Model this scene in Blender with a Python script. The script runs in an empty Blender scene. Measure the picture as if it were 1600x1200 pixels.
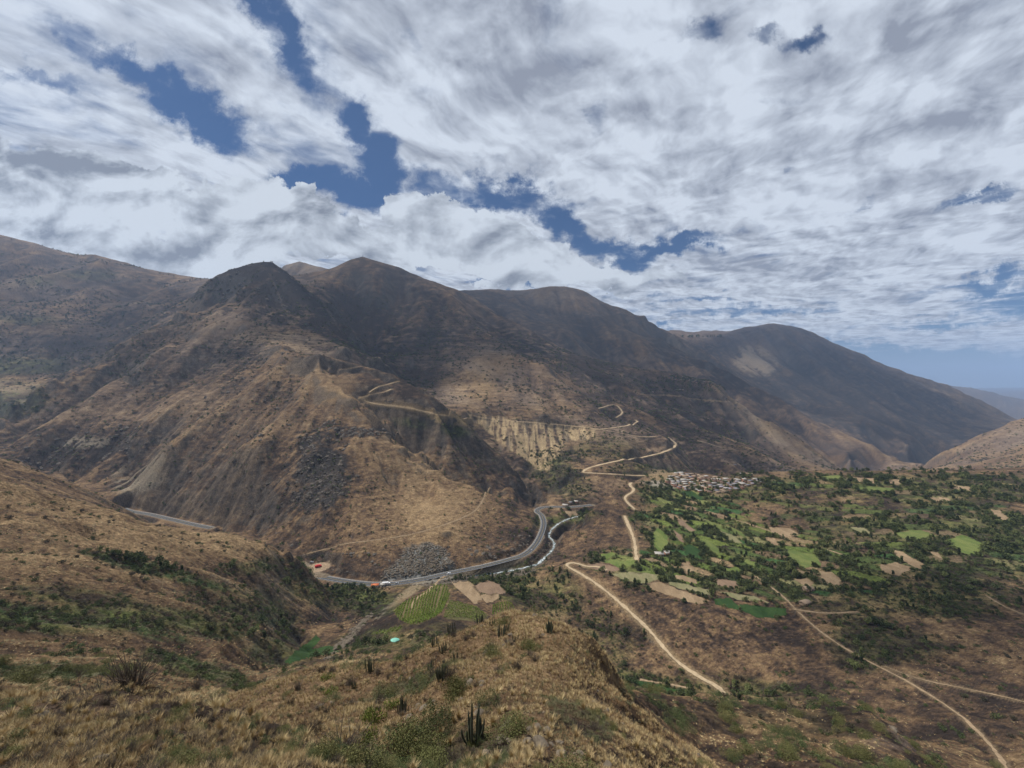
import bpy, bmesh, math, random, time
import numpy as np
from mathutils import Vector, Matrix
T0 = time.time()
S = bpy.context.scene
COL = S.collection
R = math.radians
FPX = 640.0                                   # focal length in photo pixels (1600 wide)
CX, CY = 800.0, 600.0

# ------------------------------------------------------------------ camera
cam = bpy.data.cameras.new('camera'); camo = bpy.data.objects.new('camera', cam); COL.objects.link(camo)
cam.sensor_width = 36.0; cam.lens = 36.0 * FPX / 1600.0
cam.clip_start = 0.2; cam.clip_end = 120000.0
camo.location = (0, 0, 0); camo.rotation_euler = (R(90), 0, 0)
S.camera = camo
S.view_settings.view_transform = 'Standard'; S.view_settings.look = 'None'
S.view_settings.exposure = 0.14; S.view_settings.gamma = 1.0
S.render.engine = 'CYCLES'
S.cycles.max_bounces = 5; S.cycles.diffuse_bounces = 2; S.cycles.glossy_bounces = 1
S.cycles.transparent_max_bounces = 6; S.cycles.volume_bounces = 0
S.cycles.use_denoising = True

# ------------------------------------------------------------------ sun and sky
SUN_EL, SUN_AZ = 58.0, -62.0                  # azimuth: 0 = straight ahead (+Y), negative = to the left
sun = bpy.data.lights.new('sun', 'SUN'); suno = bpy.data.objects.new('sun', sun); COL.objects.link(suno)
sun.energy = 4.9; sun.angle = R(0.53); sun.color = (1.0, 0.955, 0.89)
sd = Vector((math.sin(R(SUN_AZ)) * math.cos(R(SUN_EL)), math.cos(R(SUN_AZ)) * math.cos(R(SUN_EL)), math.sin(R(SUN_EL))))
suno.rotation_euler = sd.to_track_quat('Z', 'Y').to_euler()

class NT:
    """small helper for building node trees"""
    def __init__(s, tree): s.t = tree; s.n = tree.nodes; s.l = tree.links
    def node(s, typ, **kw):
        n = s.n.new(typ)
        for k, v in kw.items(): setattr(n, k, v)
        return n
    def put(s, sock, v):
        if v is None: return
        if isinstance(v, bpy.types.NodeSocket): s.l.new(v, sock)
        else: sock.default_value = v
    def m(s, op, a, b=None, c=None, clamp=False):
        n = s.node('ShaderNodeMath', operation=op, use_clamp=clamp)
        s.put(n.inputs[0], a); s.put(n.inputs[1], b); s.put(n.inputs[2], c)
        return n.outputs[0]
    def vm(s, op, a, b=None, sc=None):
        n = s.node('ShaderNodeVectorMath', operation=op)
        s.put(n.inputs[0], a); s.put(n.inputs[1], b)
        if sc is not None: s.put(n.inputs['Scale'], sc)
        return n.outputs['Value'] if op in ('LENGTH', 'DOT_PRODUCT', 'DISTANCE') else n.outputs[0]
    def xyz(s, x, y, z):
        n = s.node('ShaderNodeCombineXYZ'); s.put(n.inputs[0], x); s.put(n.inputs[1], y); s.put(n.inputs[2], z); return n.outputs[0]
    def ss(s, v, a, b, c=0.0, d=1.0, mode='SMOOTHSTEP'):
        n = s.node('ShaderNodeMapRange', interpolation_type=mode)
        s.put(n.inputs[0], v); s.put(n.inputs[1], a); s.put(n.inputs[2], b); s.put(n.inputs[3], c); s.put(n.inputs[4], d)
        return n.outputs[0]
    def noise(s, vec, scale, detail=4.0, rough=0.5, dist=0.0, dims='3D', lac=2.0, col=False):
        n = s.node('ShaderNodeTexNoise', noise_dimensions=dims)
        s.put(n.inputs['Vector'], vec); s.put(n.inputs['Scale'], scale); s.put(n.inputs['Detail'], detail)
        s.put(n.inputs['Roughness'], rough); s.put(n.inputs['Distortion'], dist); s.put(n.inputs['Lacunarity'], lac)
        return n.outputs['Color'] if col else n.outputs['Fac']
    def mix(s, f, a, b, blend='MIX'):
        n = s.node('ShaderNodeMix', data_type='RGBA', blend_type=blend)
        s.put(n.inputs[0], f); s.put(n.inputs[6], a); s.put(n.inputs[7], b); return n.outputs[2]
    def mixf(s, f, a, b):
        n = s.node('ShaderNodeMix', data_type='FLOAT'); s.put(n.inputs[0], f); s.put(n.inputs[2], a); s.put(n.inputs[3], b); return n.outputs[0]

world = bpy.data.worlds.new('World'); S.world = world; world.use_nodes = True
def build_world():
    w = NT(world.node_tree); w.n.clear()
    out = w.node('ShaderNodeOutputWorld'); bg = w.node('ShaderNodeBackground')
    w.l.new(bg.outputs[0], out.inputs[0])
    sky = w.node('ShaderNodeTexSky', sky_type='NISHITA'); sky.sun_disc = False
    sky.sun_elevation = R(SUN_EL); sky.sun_rotation = R(SUN_AZ); sky.altitude = 2600; sky.air_density = 1.0; sky.dust_density = 0.6; sky.ozone_density = 1.6
    g = w.node('ShaderNodeTexCoord').outputs['Generated']
    d = w.vm('NORMALIZE', g)
    sp = w.node('ShaderNodeSeparateXYZ'); w.l.new(d, sp.inputs[0]); x, y, z = sp.outputs
    ya = w.m('MAXIMUM', y, 0.12)
    u = w.m('DIVIDE', x, ya); v = w.m('DIVIDE', z, ya)             # where the direction points, as slopes
    zz = w.m('ADD', w.m('MAXIMUM', z, 0.0), 0.045)
    px = w.m('DIVIDE', x, zz); py = w.m('DIVIDE', y, zz)           # the cloud deck seen in perspective
    deck = w.xyz(px, py, 0.0)
    # streets of cloud: stretched along a direction that runs away from the viewer
    ca, sa = math.cos(R(-33)), math.sin(R(-33))
    qx = w.m('ADD', w.m('MULTIPLY', px, ca), w.m('MULTIPLY', py, sa)); qy = w.m('SUBTRACT', w.m('MULTIPLY', py, ca), w.m('MULTIPLY', px, sa))
    warp = w.vm('SCALE', w.vm('SUBTRACT', w.noise(deck, 1.3, 3, 0.55, col=True), (0.5, 0.5, 0.5)), sc=0.55)
    def streets(off=None):
        q = w.vm('ADD', w.xyz(w.m('MULTIPLY', qx, 1.45), w.m('MULTIPLY', qy, 1.0), 3.7), warp)
        if off: q = w.vm('ADD', q, off)
        a = w.noise(q, 2.4, 9, 0.53)
        return a
    q0 = w.vm('ADD', w.xyz(w.m('MULTIPLY', qx, 1.3), w.m('MULTIPLY', qy, 1.0), 1.7), w.vm('SCALE', warp, sc=.6))
    n1 = streets(); n2 = streets((-0.045, 0.04, 0.0))
    big = w.noise(w.vm('ADD', deck, (7.3, 2.2, 1.0)), 0.8, 2, 0.5)
    # layout of gaps and banks: soft ellipses in slope space (photo pixels -> slopes)
    uv = w.xyz(u, v, 0.0)
    wob = w.vm('SCALE', w.vm('SUBTRACT', w.noise(uv, 6.5, 7, 0.66, col=True), (0.5, 0.5, 0.5)), sc=0.21)
    uvw = w.vm('ADD', uv, wob)
    def blob(cx, cy, rx, ry, ang, wgt):
        n = w.node('ShaderNodeMapping', vector_type='TEXTURE')
        w.put(n.inputs[0], uvw)
        n.inputs[1].default_value = ((cx - CX) / FPX, (CY - cy) / FPX, 0)
        n.inputs[2].default_value = (0, 0, R(-ang))
        n.inputs[3].default_value = (rx / FPX, ry / FPX, 1)
        r = w.vm('LENGTH', n.outputs[0])
        return w.m('MULTIPLY', w.ss(r, 0.25, 1.6, 1.0, 0.0), wgt)
    gaps = [(305,172,88,32,28,1.),(215,122,80,18,28,.6),(60,120,80,12,15,.35),(400,20,60,16,60,.5),(452,70,26,90,-22,.65),(555,195,50,26,60,.85),(600,250,38,52,-20,1.),
            (540,294,110,26,3,1.0),(445,290,50,20,0,.9),(690,290,50,26,20,.8),(790,300,95,26,14,1.),(880,345,70,24,35,1.),(960,385,80,22,12,1.),(1060,388,90,14,-4,.95),
            (1085,48,38,22,-15,.7),(1270,68,42,18,-8,.8),(1205,50,25,14,0,.6),(938,178,22,26,0,.55),(960,205,18,12,-20,.5),(1215,146,42,13,0,.5),(1370,66,20,16,0,.4),(1540,300,60,9,-16,.7),
            (1345,318,34,6,-25,.5),(1225,270,18,8,-30,.5),(1365,237,16,8,0,.4),(830,444,60,7,0,.7),(760,440,30,6,0,.6),(1100,470,50,7,0,.6),(1180,490,120,8,-2,.5),(1550,435,80,16,-10,.85),(1590,470,90,26,0,.75),(1500,492,120,10,-2,.5),(1500,575,420,28,2,1.1),(1330,545,150,12,3,.6),
            (110,60,60,16,40,.3),(640,60,16,24,-20,.4),(250,310,40,10,0,.25),(350,310,40,10,0,.3),(1010,510,60,6,0,.5)]
    g_ = None
    for b in gaps:
        e = blob(*b); g_ = e if g_ is None else w.m('MAXIMUM', g_, e)
    banks = [(340,330,140,55,-5,1.),(130,300,220,70,10,1.),(480,355,110,42,0,1.),(470,318,34,26,0,1.),(640,325,60,38,10,1.),(700,345,90,40,12,1.),(800,400,130,44,12,1.),(660,385,140,40,0,1.),(80,370,200,60,0,1.),(300,395,160,50,0,1.),(760,380,120,32,10,.9),(820,372,40,20,20,.8),(950,430,160,28,4,.8),(765,444,45,10,-8,.7)]
    b_ = None
    for b in banks:
        e = blob(*b); b_ = e if b_ is None else w.m('MAXIMUM', b_, e)
    dens = w.m('ADD', w.m('ADD', w.m('MULTIPLY', w.m('SUBTRACT', n1, 0.5), 2.1), w.m('MULTIPLY', w.m('SUBTRACT', big, 0.5), 0.6)), 0.62)
    f_ = None
    for b in [(900,110,300,170,0,.42),(1350,260,420,220,0,.3),(700,150,90,110,-20,.3),(120,40,160,60,0,.12),(150,240,180,60,10,.2)]:
        e = blob(*b); f_ = e if f_ is None else w.m('MAXIMUM', f_, e)
    dens = w.m('SUBTRACT', w.m('ADD', dens, f_), w.m('MULTIPLY', g_, 1.22))
    a1 = w.ss(w.m('ADD', dens, w.m('MULTIPLY', w.m('SUBTRACT', w.noise(q0, 7.0, 6, .58), .5), 1.2)), -0.32, 0.72)
    # cumulus bank on the horizon
    cn = w.noise(w.xyz(w.m('MULTIPLY', u, 1.0), w.m('MULTIPLY', v, 1.55), 0.4), 4.6, 8, 0.55, 0.25)
    cn2 = w.noise(w.xyz(w.m('ADD', u, 0.018), w.m('MULTIPLY', w.m('SUBTRACT', v, 0.028), 1.55), 0.4), 4.6, 8, 0.55, 0.25)
    cd = w.m('ADD', w.m('MULTIPLY', w.m('SUBTRACT', cn, 0.5), 1.6), w.m('SUBTRACT', w.m('MULTIPLY', b_, 1.15), 0.5))
    a2 = w.ss(cd, -0.03, 0.10)
    # brightness: thick bellies are grey, edges and sunward sides white
    rel = w.m('MULTIPLY', w.m('SUBTRACT', n1, n2), 4.6)
    shade = w.m('ADD', w.m('ADD', w.m('MULTIPLY', w.m('SUBTRACT', w.noise(q0, 3.8, 5, .5), .5), 1.5), w.m('ADD', 0.69, rel)), w.m('MULTIPLY', w.m('SUBTRACT', 0.5, w.noise(w.vm('ADD', deck, (1.1, 9.0, 0)), 1.7, 5, 0.5)), 1.1))
    greys = [(50,265,120,42,12,.9),(640,50,150,60,10,.5),(780,40,120,60,0,.55),(830,100,60,60,0,.35),(1250,400,200,36,-8,.55),(1100,440,120,18,0,.3),(880,140,120,30,-20,.25),(1480,180,160,30,-25,.3),(1500,60,150,40,-20,.25),(1150,260,60,26,-20,.3)]
    k_ = None
    for b in greys:
        e = blob(*b); k_ = e if k_ is None else w.m('MAXIMUM', k_, e)
    shade = w.m('SUBTRACT', shade, w.m('MULTIPLY', k_, 0.6))
    shade = w.ss(shade, 0.0, 1.0, 0.0, 1.0, 'LINEAR')
    rel2 = w.m('MULTIPLY', w.m('SUBTRACT', cn, cn2), 5.5)
    sh2 = w.m('ADD', w.m('ADD', 0.70, rel2), w.m('MULTIPLY', w.m('SUBTRACT', 0.5, w.noise(uv, 5.5, 5, 0.5)), 1.9))
    sh2 = w.m('SUBTRACT', sh2, w.m('MULTIPLY', k_, 0.6))
    grey = (2.75, 3.05, 3.75, 1); white = (6.5, 7.1, 8.0, 1)
    c1 = w.mix(shade, grey, white); c2 = w.mix(w.ss(sh2, 0.0, 1.0, 0.0, 1.0, 'LINEAR'), (2.3, 2.6, 3.2, 1), (6.4, 7.0, 7.8, 1))
    blue = w.mix(1.0, sky.outputs[0], SKYTINT, 'MULTIPLY')
    c = w.mix(a1, blue, c1); c = w.mix(a2, c, c2)
    # the clear, hazy strip just over the horizon
    hz = w.ss(v, 0.16, 0.0)
    c = w.mix(w.m('MULTIPLY', hz, 0.75), c, (2.6, 3.5, 4.9, 1))
    w.l.new(c, bg.inputs[0]); bg.inputs[1].default_value = 0.092
    world.cycles.sampling_method = 'MANUAL'; world.cycles.sample_map_resolution = 512
HAZE = 5.0e-5
SHADOW_CLOUDS = [(410,445,1450,1900,420,330),(590,450,2000,2700,750,500),(650,530,1300,2300,520,420),(540,510,1200,1900,300,300),(1000,590,1500,2450,600,380),(900,490,3000,4200,1000,600),(760,480,3000,4300,700,500),(1300,600,2800,5000,1100,700,6400),(1250,540,3800,5200,900,500,6600),(1450,640,3000,4400,700,600,6000),(1060,560,2600,3600,500,400),(110,480,1700,2900,700,300),(1400,960,250,500,120,90),(1080,690,1300,2000,220,160)]
SKYTINT = (0.33, 0.47, 0.60, 1)
build_world()

# ------------------------------------------------------------------ noise
_rs = np.random.RandomState(11)
PERM = _rs.permutation(512).astype(np.int32); PERM = np.concatenate([PERM, PERM])
_ga = _rs.rand(512) * 2 * np.pi
GX = np.cos(_ga).astype(np.float32); GY = np.sin(_ga).astype(np.float32)
HR = _rs.rand(512).astype(np.float32)
def _h(ix, iy): return PERM[(PERM[ix & 511] + iy) & 511]
def perlin(x, y):
    xi = np.floor(x).astype(np.int32); yi = np.floor(y).astype(np.int32)
    fx = (x - xi).astype(np.float32); fy = (y - yi).astype(np.float32)
    sx = fx * fx * fx * (fx * (fx * 6 - 15) + 10); sy = fy * fy * fy * (fy * (fy * 6 - 15) + 10)
    def g(dx, dy):
        k = _h(xi + dx, yi + dy); return GX[k] * (fx - dx) + GY[k] * (fy - dy)
    a = g(0, 0); b = g(1, 0); c = g(0, 1); d = g(1, 1)
    return (a + (b - a) * sx + ((c + (d - c) * sx) - (a + (b - a) * sx)) * sy) * 1.5
def fbm(x, y, lam, octs=4, rough=0.5, seed=0.0):
    r = 0; a = 1.0; f = 1.0 / lam; s = 0
    for o in range(octs):
        r = r + a * perlin(x * f + seed + 17.3 * o, y * f + seed * 1.7 - 9.1 * o); s += a; a *= rough; f *= 2.03
    return r / s
def sstep(a, b, x):
    t = np.clip((x - a) / (b - a), 0, 1); return t * t * (3 - 2 * t)

# ------------------------------------------------------------------ terrain: surveyed ridge, valley and slope lines
# every entry is (bearing pixel, elevation pixel, distance ahead in metres); lines are densified and become heights at real places
CP = []
def line(pts, step=26.0):
    out = []
    for (a, b) in zip(pts[:-1], pts[1:]):
        n = max(1, int(math.hypot(a[0] - b[0], a[1] - b[1]) / step))
        for i in range(n):
            t = i / n
            out.append((a[0] + (b[0] - a[0]) * t, a[1] + (b[1] - a[1]) * t, math.exp(math.log(a[2]) * (1 - t) + math.log(b[2]) * t)))
    out.append(pts[-1]); CP.extend(out); return out
def ridge(pts, k, dv, step=26.0):
    o = line(pts, step)
    for (x, y, z) in o[::2]: CP.append((x, y + dv * FPX, z * k))
def pts(*p): CP.extend(p)
def atz(px, py, h): return (px, py, h / ((CY - py) / FPX))

# camera hill
for px in range(-300, 1901, 200):
    pts((px, 1560, 1.2)); pts((px, 1420, 3.0))
ridge([(-250,1050,11),(-60,1078,11),(0,1084,11),(130,1080,12),(260,1078,13),(340,1102,12.5),(450,1132,12),(530,1168,11),(600,1215,10)], 1.7, 0.10)
pts((-200,1200,7.5),(0,1200,7.5),(250,1200,7.5),(450,1205,8.5),(650,1200,13),(800,1200,14),(1000,1200,16),(700,1280,8),(900,1290,9),(1150,1330,14),(1300,1330,20),(1600,1330,28),(1850,1330,34),(1300,1260,45),(1600,1270,75))
ridge([(400,1112,44),(450,1064,54),(520,1036,64),(590,1022,70),(670,1000,65),(720,976,62),(800,964,62),(870,966,60),(930,1010,50),(985,1080,42),(1022,1150,31),(1058,1210,24)], 2.0, 0.06, 18)
pts((560,1180,23),(600,1120,34),(500,1110,42),(700,1100,26.5),(800,1100,25.5),(900,1100,26),(700,1040,38),(800,1030,40),(870,1030,38),(600,1065,47),(530,1075,50),(750,1000,49),(960,1150,25),(930,1080,32),(850,1150,18.5))
# slope under the knoll: tarp, vineyard
pts((500,1036,150),(560,1022,170),(617,1001,200),(660,988,215),(700,990,200),(560,1000,235),(620,968,310),(680,968,315),(740,968,320),(620,955,370),(660,935,400),(750,940,400),(700,912,455),(800,940,420),(850,952,428),(770,905,470))
line([(652,916,478),(612,948,422),(560,975,372),(530,1000,332),(480,1030,270),(420,1052,215),(370,1062,180),(250,1030,140)])
pts((520,960,400),(450,930,400),(560,925,458),(470,1010,330),(440,1030,250),(600,925,470))
# left hills
ridge([(-250,670,260),(0,754,300),(42,762,308),(85,775,318),(183,796,345),(212,810,355),(300,831,380),(345,832,392),(420,846,410),(460,862,420),(485,886,430),(503,914,445)], 1.16, 0.05)
ridge([(-250,630,470),(0,714,520),(50,730,530),(100,750,545),(150,770,570),(178,790,590),(205,799,620)], 1.2, 0.06)
pts((-200,860,180),(-200,960,130),(-200,1020,85))
line([(-150,950,135),(0,962,150),(100,972,165),(230,965,195),(330,985,225),(430,1010,255),(490,1028,275)])
pts((0,1050,75),(0,1010,105),(0,850,215),(0,800,255),(150,870,240),(150,830,290),(150,1040,95),(150,1005,130),(300,870,310),(300,930,255),(300,1035,130),(300,1070,95),(400,880,360),(400,940,310),(400,1075,130),(450,880,400),(100,920,190),(230,910,240),(220,1060,80),(480,950,370),(350,1000,200))
# valley floor and highway
HW = [(192,795),(205,799),(235,804),(265,811),(300,819),(330,825)]
HW2 = [(470,880),(492,898),(520,905),(560,911),(600,913),(650,907),(700,896),(750,886),(790,876),(818,867),(836,852),(846,834),(850,818),(846,805),(839,799),(844,794),(860,792),(895,792),(925,789)]
def hroad(px): return -233 - 9 * min(1, max(0, (px - 200) / 300))
pts(*[atz(x, y, hroad(x)) for x, y in HW[1:] + HW2])
RIV = [(925,801),(905,806),(885,812),(870,820),(860,830),(858,838),(866,848),(862,860),(850,872),(838,882),(815,888),(790,893),(762,897),(735,901),(700,905),(672,910)]
pts(*[atz(x, y, -249.5) for x, y in RIV])
pts(atz(900,798,-245), atz(880,800,-246), atz(760,915,-246), atz(800,905,-247))
# gorge behind the knoll
line([(850,905,505),(858,930,468),(900,985,405),(960,1040,358),(1040,1078,322),(1120,1092,308),(1200,1085,285),(1300,1100,245),(1400,1150,205)])
DR = [(885,882,510),(893,884,505),(915,900,486),(950,925,452),(1000,970,403),(1030,1003,374),(1060,1035,348),(1100,1060,328),(1138,1084,313)]
line(DR)
ridge([(900,1085,190),(985,1082,185),(1100,1090,175),(1180,1083,165),(1300,1092,150),(1370,1114,135),(1440,1172,112),(1475,1212,100)], 1.3, 0.045)
pts((1100,1200,85),(1300,1200,80),(1200,1140,120),(1050,1150,105),(1300,1140,112),(1400,1195,86),(1100,1140,125))
# plateau
line([(893,874,530),(940,890,500),(1000,920,448),(1100,952,398),(1180,966,380),(1235,968,378)])
pts((1100,1010,360),(1180,1020,342),(1250,1030,322),(1300,1062,285),(1000,1010,380),(950,960,428),(1150,1050,330))
line([(1240,952,385),(1340,1010,318),(1420,1062,265),(1500,1120,218),(1595,1195,168)])
pts((1700,1260,150),(1600,1090,225),(1600,960,320),(1450,960,345),(1750,950,330),(1750,1080,230),(1600,860,430),(1450,850,460),(1750,850,430),(1300,860,490),(1150,860,530),(1050,870,525),(1300,800,620),(1150,800,650),(1600,790,560),(1750,785,560),(1450,780,620),(1000,880,500),(1200,910,450),(1350,920,400),(1050,800,680),(1080,775,760))
ridge([(1035,742,880),(1060,738,885),(1100,741,870),(1150,747,850),(1200,741,850),(1300,737,820),(1450,736,800),(1600,732,780),(1800,724,760)], 1.25, 0.05)
ridge([(868,866,618),(880,828,655),(905,805,690),(940,780,742),(975,757,800),(1005,745,850),(1030,742,870)], 1.1, 0.035, 18)
pts((900,870,575),(930,850,600),(960,820,645),(950,880,525),(1000,800,700),(1000,770,775))
# great spur above the highway
pts(*[(x, y - 8, z * 1.01) for x, y, z in [atz(x, y, hroad(x)) for x, y in HW2[1:-4]]])
ridge([(835,797,775),(800,788,765),(720,755,745),(640,690,790),(560,625,860)], 1.07, 0.02)
ridge([(560,625,860),(520,590,950),(500,562,1000)], 1.04, -0.005)
ridge([(835,800,790),(800,745,860),(740,690,905),(706,645,940),(665,608,970),(622,588,1000),(560,572,1010),(500,560,1010)], 1.14, 0.03)
pts((700,830,590),(600,850,560),(650,790,660),(600,750,700),(520,780,640),(500,700,730),(430,760,680),(400,830,640),(380,700,760),(450,640,850),(480,600,920),(350,640,900),(300,760,745),(250,800,730),(330,822,690),(270,700,830),(200,700,880),(230,640,980),(180,780,760),(100,740,830),(100,680,920),(30,720,860),(300,600,1080),(400,570,1080),(440,545,1120),(300,520,1320),(380,510,1340),(200,590,1130),(-200,820,800),(600,900,508),(550,860,545),(650,870,545),(760,850,600),(720,800,660))
ridge([(-250,740,860),(-100,680,950),(0,650,1000),(60,612,1110),(160,546,1270),(230,508,1400),(270,482,1500),(310,457,1640),(326,443,1710),(342,430,1760),(362,420,1790),(385,413,1800),(405,410,1800),(425,410,1800),(440,417,1810),(470,437,1850),(500,456,1800),(530,485,1680),(560,520,1560),(588,560,1400)], 1.12, 0.035)
pts((400,460,1600),(450,480,1550),(360,470,1550),(480,520,1380),(430,520,1350),(540,550,1200),(350,445,1700),(600,565,1250))
# gully below the mast mountain
line([(520,462,2150),(560,535,1800),(600,590,1450),(660,625,1240),(740,680,1060),(810,735,920),(850,770,850),(870,784,835)])
ridge([(440,416,3500),(470,409,3500),(500,419,3500)], 1.2, 0.05)
ridge([(495,424,2500),(520,418,2550),(545,406,2600),(567,400,2600),(600,411,2600),(625,418,2600),(658,435,2580),(690,447,2560),(720,455,2540),(760,478,2500),(800,500,2480),(860,525,2450),(930,560,2400),(1000,578,2350),(1060,586,2300),(1110,598,2260)], 1.15, 0.03)
pts((600,470,2250),(580,520,1950),(660,500,2100),(700,540,1850),(640,560,1650),(760,520,2150),(850,550,2050))
line([(700,560,1700),(760,560,1700),(860,575,1650),(940,625,1480),(975,650,1420),(1010,672,1330),(1050,692,1250)])
pts((690,600,1450),(760,640,1260),(850,650,1270),(930,665,1300),(800,655,1255),(730,650,1180),(780,700,1100),(850,722,1060),(900,700,1150),(880,745,960),(900,770,880),(920,738,990),(960,725,1040),(1000,708,1120),(1000,735,1000),(1040,735,1020),(960,750,940),(800,610,1450),(880,620,1450))
line([(980,625,1750),(1040,660,1600),(1090,690,1480),(1150,710,1400)])
pts((950,590,1950),(1030,620,1950),(1080,640,1900),(1100,680,1650),(1180,700,1650))
ridge([(1110,598,2260),(1135,606,2240),(1170,635,2180),(1210,662,2100),(1260,695,2020),(1310,727,1950),(1340,745,1930)], 1.12, 0.04)
pts((1100,640,2050),(1180,680,1950),(1240,715,1850),(1150,735,1300),(1250,745,1500),(1200,745,1300))
ridge([(1040,530,3300),(1070,548,3200),(1110,565,3100),(1160,592,3000),(1220,622,2850),(1290,660,2700),(1360,695,2500),(1405,717,2420)], 1.12, 0.03)
line([(1405,717,2420),(1430,732,2380)])
pts((1150,625,2750),(1250,670,2500),(1330,710,2300),(1400,745,2000),(1080,580,2900))
# second range
ridge([(660,470,4200),(730,458,4200),(765,452,4150),(795,453,4100),(830,454,4100),(860,450,4050),(885,449,4000),(915,455,4000),(945,470,3950),(975,484,3900),(1002,496,3850),(1008,491,3850),(1016,497,3850),(1030,512,3800),(1050,518,3750)], 1.15, 0.03)
pts((850,490,3500),(900,500,3400),(950,530,3100),(1000,540,3100),(780,480,3300),(1040,545,3100),(880,520,2950))
# third range
ridge([(1050,518,5200),(1085,521,5200),(1125,526,5200),(1140,517,5100),(1165,512,5000),(1205,510,4900),(1245,514,4900),(1275,527,4850),(1310,542,4800),(1345,553,4750),(1360,562,4750),(1400,577,4650),(1450,590,4600),(1490,602,4500),(1530,622,4400),(1560,640,4300),(1585,655,4200)], 1.2, 0.04)
pts((1200,560,4300),(1150,560,4300),(1250,600,3900),(1350,620,3700),(1300,570,4300),(1430,640,3700),(1500,650,3800),(1350,660,3200),(1420,690,3000),(1480,690,3200),(1432,720,2950))
ridge([(1450,728,2350),(1466,714,2350),(1500,692,2350),(1540,672,2300),(1570,660,2300),(1600,653,2300),(1800,600,2300)], 1.2, 0.05)
pts((1520,720,1900),(1600,700,1800),(1600,745,1300),(1750,700,1700),(1480,745,1700))
# far coast range
ridge([(1430,600,9500),(1480,602,9500),(1510,606,9400),(1545,612,9200),(1570,622,9000),(1600,628,9000),(1800,640,9000)], 1.3, 0.03)
line([(1000,650,15000),(1400,625,16000),(1560,617,16000),(1600,615,16000),(1800,612,16000)])
pts(*[(x, 700, 6500) for x in (600,800,1000,1200,1400,1600,1800)], *[(x, 660, 7500) for x in (1500,1600,1750)], *[(x, 606, 26000) for x in range(-300, 1901, 200)], *[(x, 560, 6000) for x in (-300,-100,100,300,500)])
# left range
ridge([(-250,330,2300),(-100,350,2500),(0,370,2600),(60,385,2650),(95,396,2680),(115,401,2700),(145,400,2720),(165,405,2740),(200,413,2780),(250,427,2850),(262,427,2860),(290,434,2950),(330,441,3000),(380,450,3100)], 1.2, 0.05)
pts((0,450,2150),(0,550,1600),(0,620,1280),(100,470,2150),(150,500,2000),(80,560,1600),(230,470,2300),(50,500,1850),(-200,500,1800),(-200,600,1300),(180,450,2400),(270,460,2400),(130,540,1700))

cp = np.array(CP, dtype=np.float64)
cu = (cp[:, 0] - CX) / FPX; cl = np.log(cp[:, 2]); cv = (CY - cp[:, 1]) / FPX
def rbf(uu, ll):
    K = np.sqrt((cu[:, None] - cu[None]) ** 2 + (cl[:, None] - cl[None]) ** 2)
    n = len(cu); K[np.arange(n), np.arange(n)] -= 0.004
    P = np.stack([np.ones(n), cu, cl], 1)
    A = np.zeros((n + 3, n + 3)); A[:n, :n] = K; A[:n, n:] = P; A[n:, :n] = P.T
    w = np.linalg.solve(A, np.concatenate([cv, np.zeros(3)]))
    out = np.empty(len(uu))
    for i in range(0, len(uu), 20000):
        s = slice(i, i + 20000)
        D = np.sqrt((uu[s, None].astype(np.float32) - cu[None].astype(np.float32)) ** 2 + (ll[s, None].astype(np.float32) - cl[None].astype(np.float32)) ** 2)
        out[s] = D @ w[:n].astype(np.float32) + w[n] + w[n + 1] * uu[s] + w[n + 2] * ll[s]
    return out
UMAX = 1.5
NCO, NRO = 300, 560
gu = np.linspace(-UMAX, UMAX, NCO); gl = np.linspace(math.log(1.2), math.log(26000), NRO)
GL, GU = np.meshgrid(gl, gu, indexing='ij')
VC = rbf(GU.ravel(), GL.ravel()).reshape(NRO, NCO)
print('rbf', len(cp), time.time() - T0)

def cubic(A, t, axis):
    n = A.shape[axis]; i = np.clip(np.floor(t).astype(int), 0, n - 2); f = t - i
    sh = [1, 1]; sh[axis] = -1; f = f.reshape(sh)
    a = np.take(A, np.clip(i - 1, 0, n - 1), axis); b = np.take(A, i, axis); c = np.take(A, np.clip(i + 1, 0, n - 1), axis); d = np.take(A, np.clip(i + 2, 0, n - 1), axis)
    return b + 0.5 * f * (c - a + f * (2 * a - 5 * b + 4 * c - d + f * (3 * (b - c) + d - a)))
# fine lattice: level of detail falls off with distance
def rows(spec):
    r = []
    for a, b, n in spec: r.append(np.exp(np.linspace(math.log(a), math.log(b), n, endpoint=False)))
    return np.concatenate(r)
Q = globals().get('QUAL', 1.0)
ZR = rows([(1.2, 6, int(40*Q)), (6, 70, int(430*Q)), (70, 300, int(260*Q)), (300, 1300, int(900*Q)), (1300, 5400, int(420*Q)), (5400, 26000, int(70*Q))])
NU = int(1160 * Q); UR = np.linspace(-UMAX, UMAX, NU); NR = len(ZR)
V = cubic(cubic(VC, (np.log(ZR) - gl[0]) / (gl[1] - gl[0]), 0), (UR - gu[0]) / (gu[1] - gu[0]), 1)
ZZ = np.repeat(ZR[:, None], NU, 1); X = ZZ * UR[None]; H = V * ZZ
def grads(H):
    hu = np.gradient(H, UR, axis=1); hz = np.gradient(H, ZR, axis=0)
    return hu / ZZ, hz - UR[None] / ZZ * hu
gx, gy = grads(H)
# smooth the gradient a little for stable gully directions
def blur(A, n):
    for _ in range(n):
        A = (A + np.roll(A, 1, 0) + np.roll(A, -1, 0)) / 3; A = (A + np.roll(A, 1, 1) + np.roll(A, -1, 1)) / 3
    return A
gx = blur(gx, 6); gy = blur(gy, 6)
SL0 = np.hypot(gx, gy)
HB = H.copy()
PXG = CX + FPX * UR[None] + 0 * ZZ; PYG = CY - FPX * HB / ZZ           # bearing / elevation of each vertex

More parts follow.
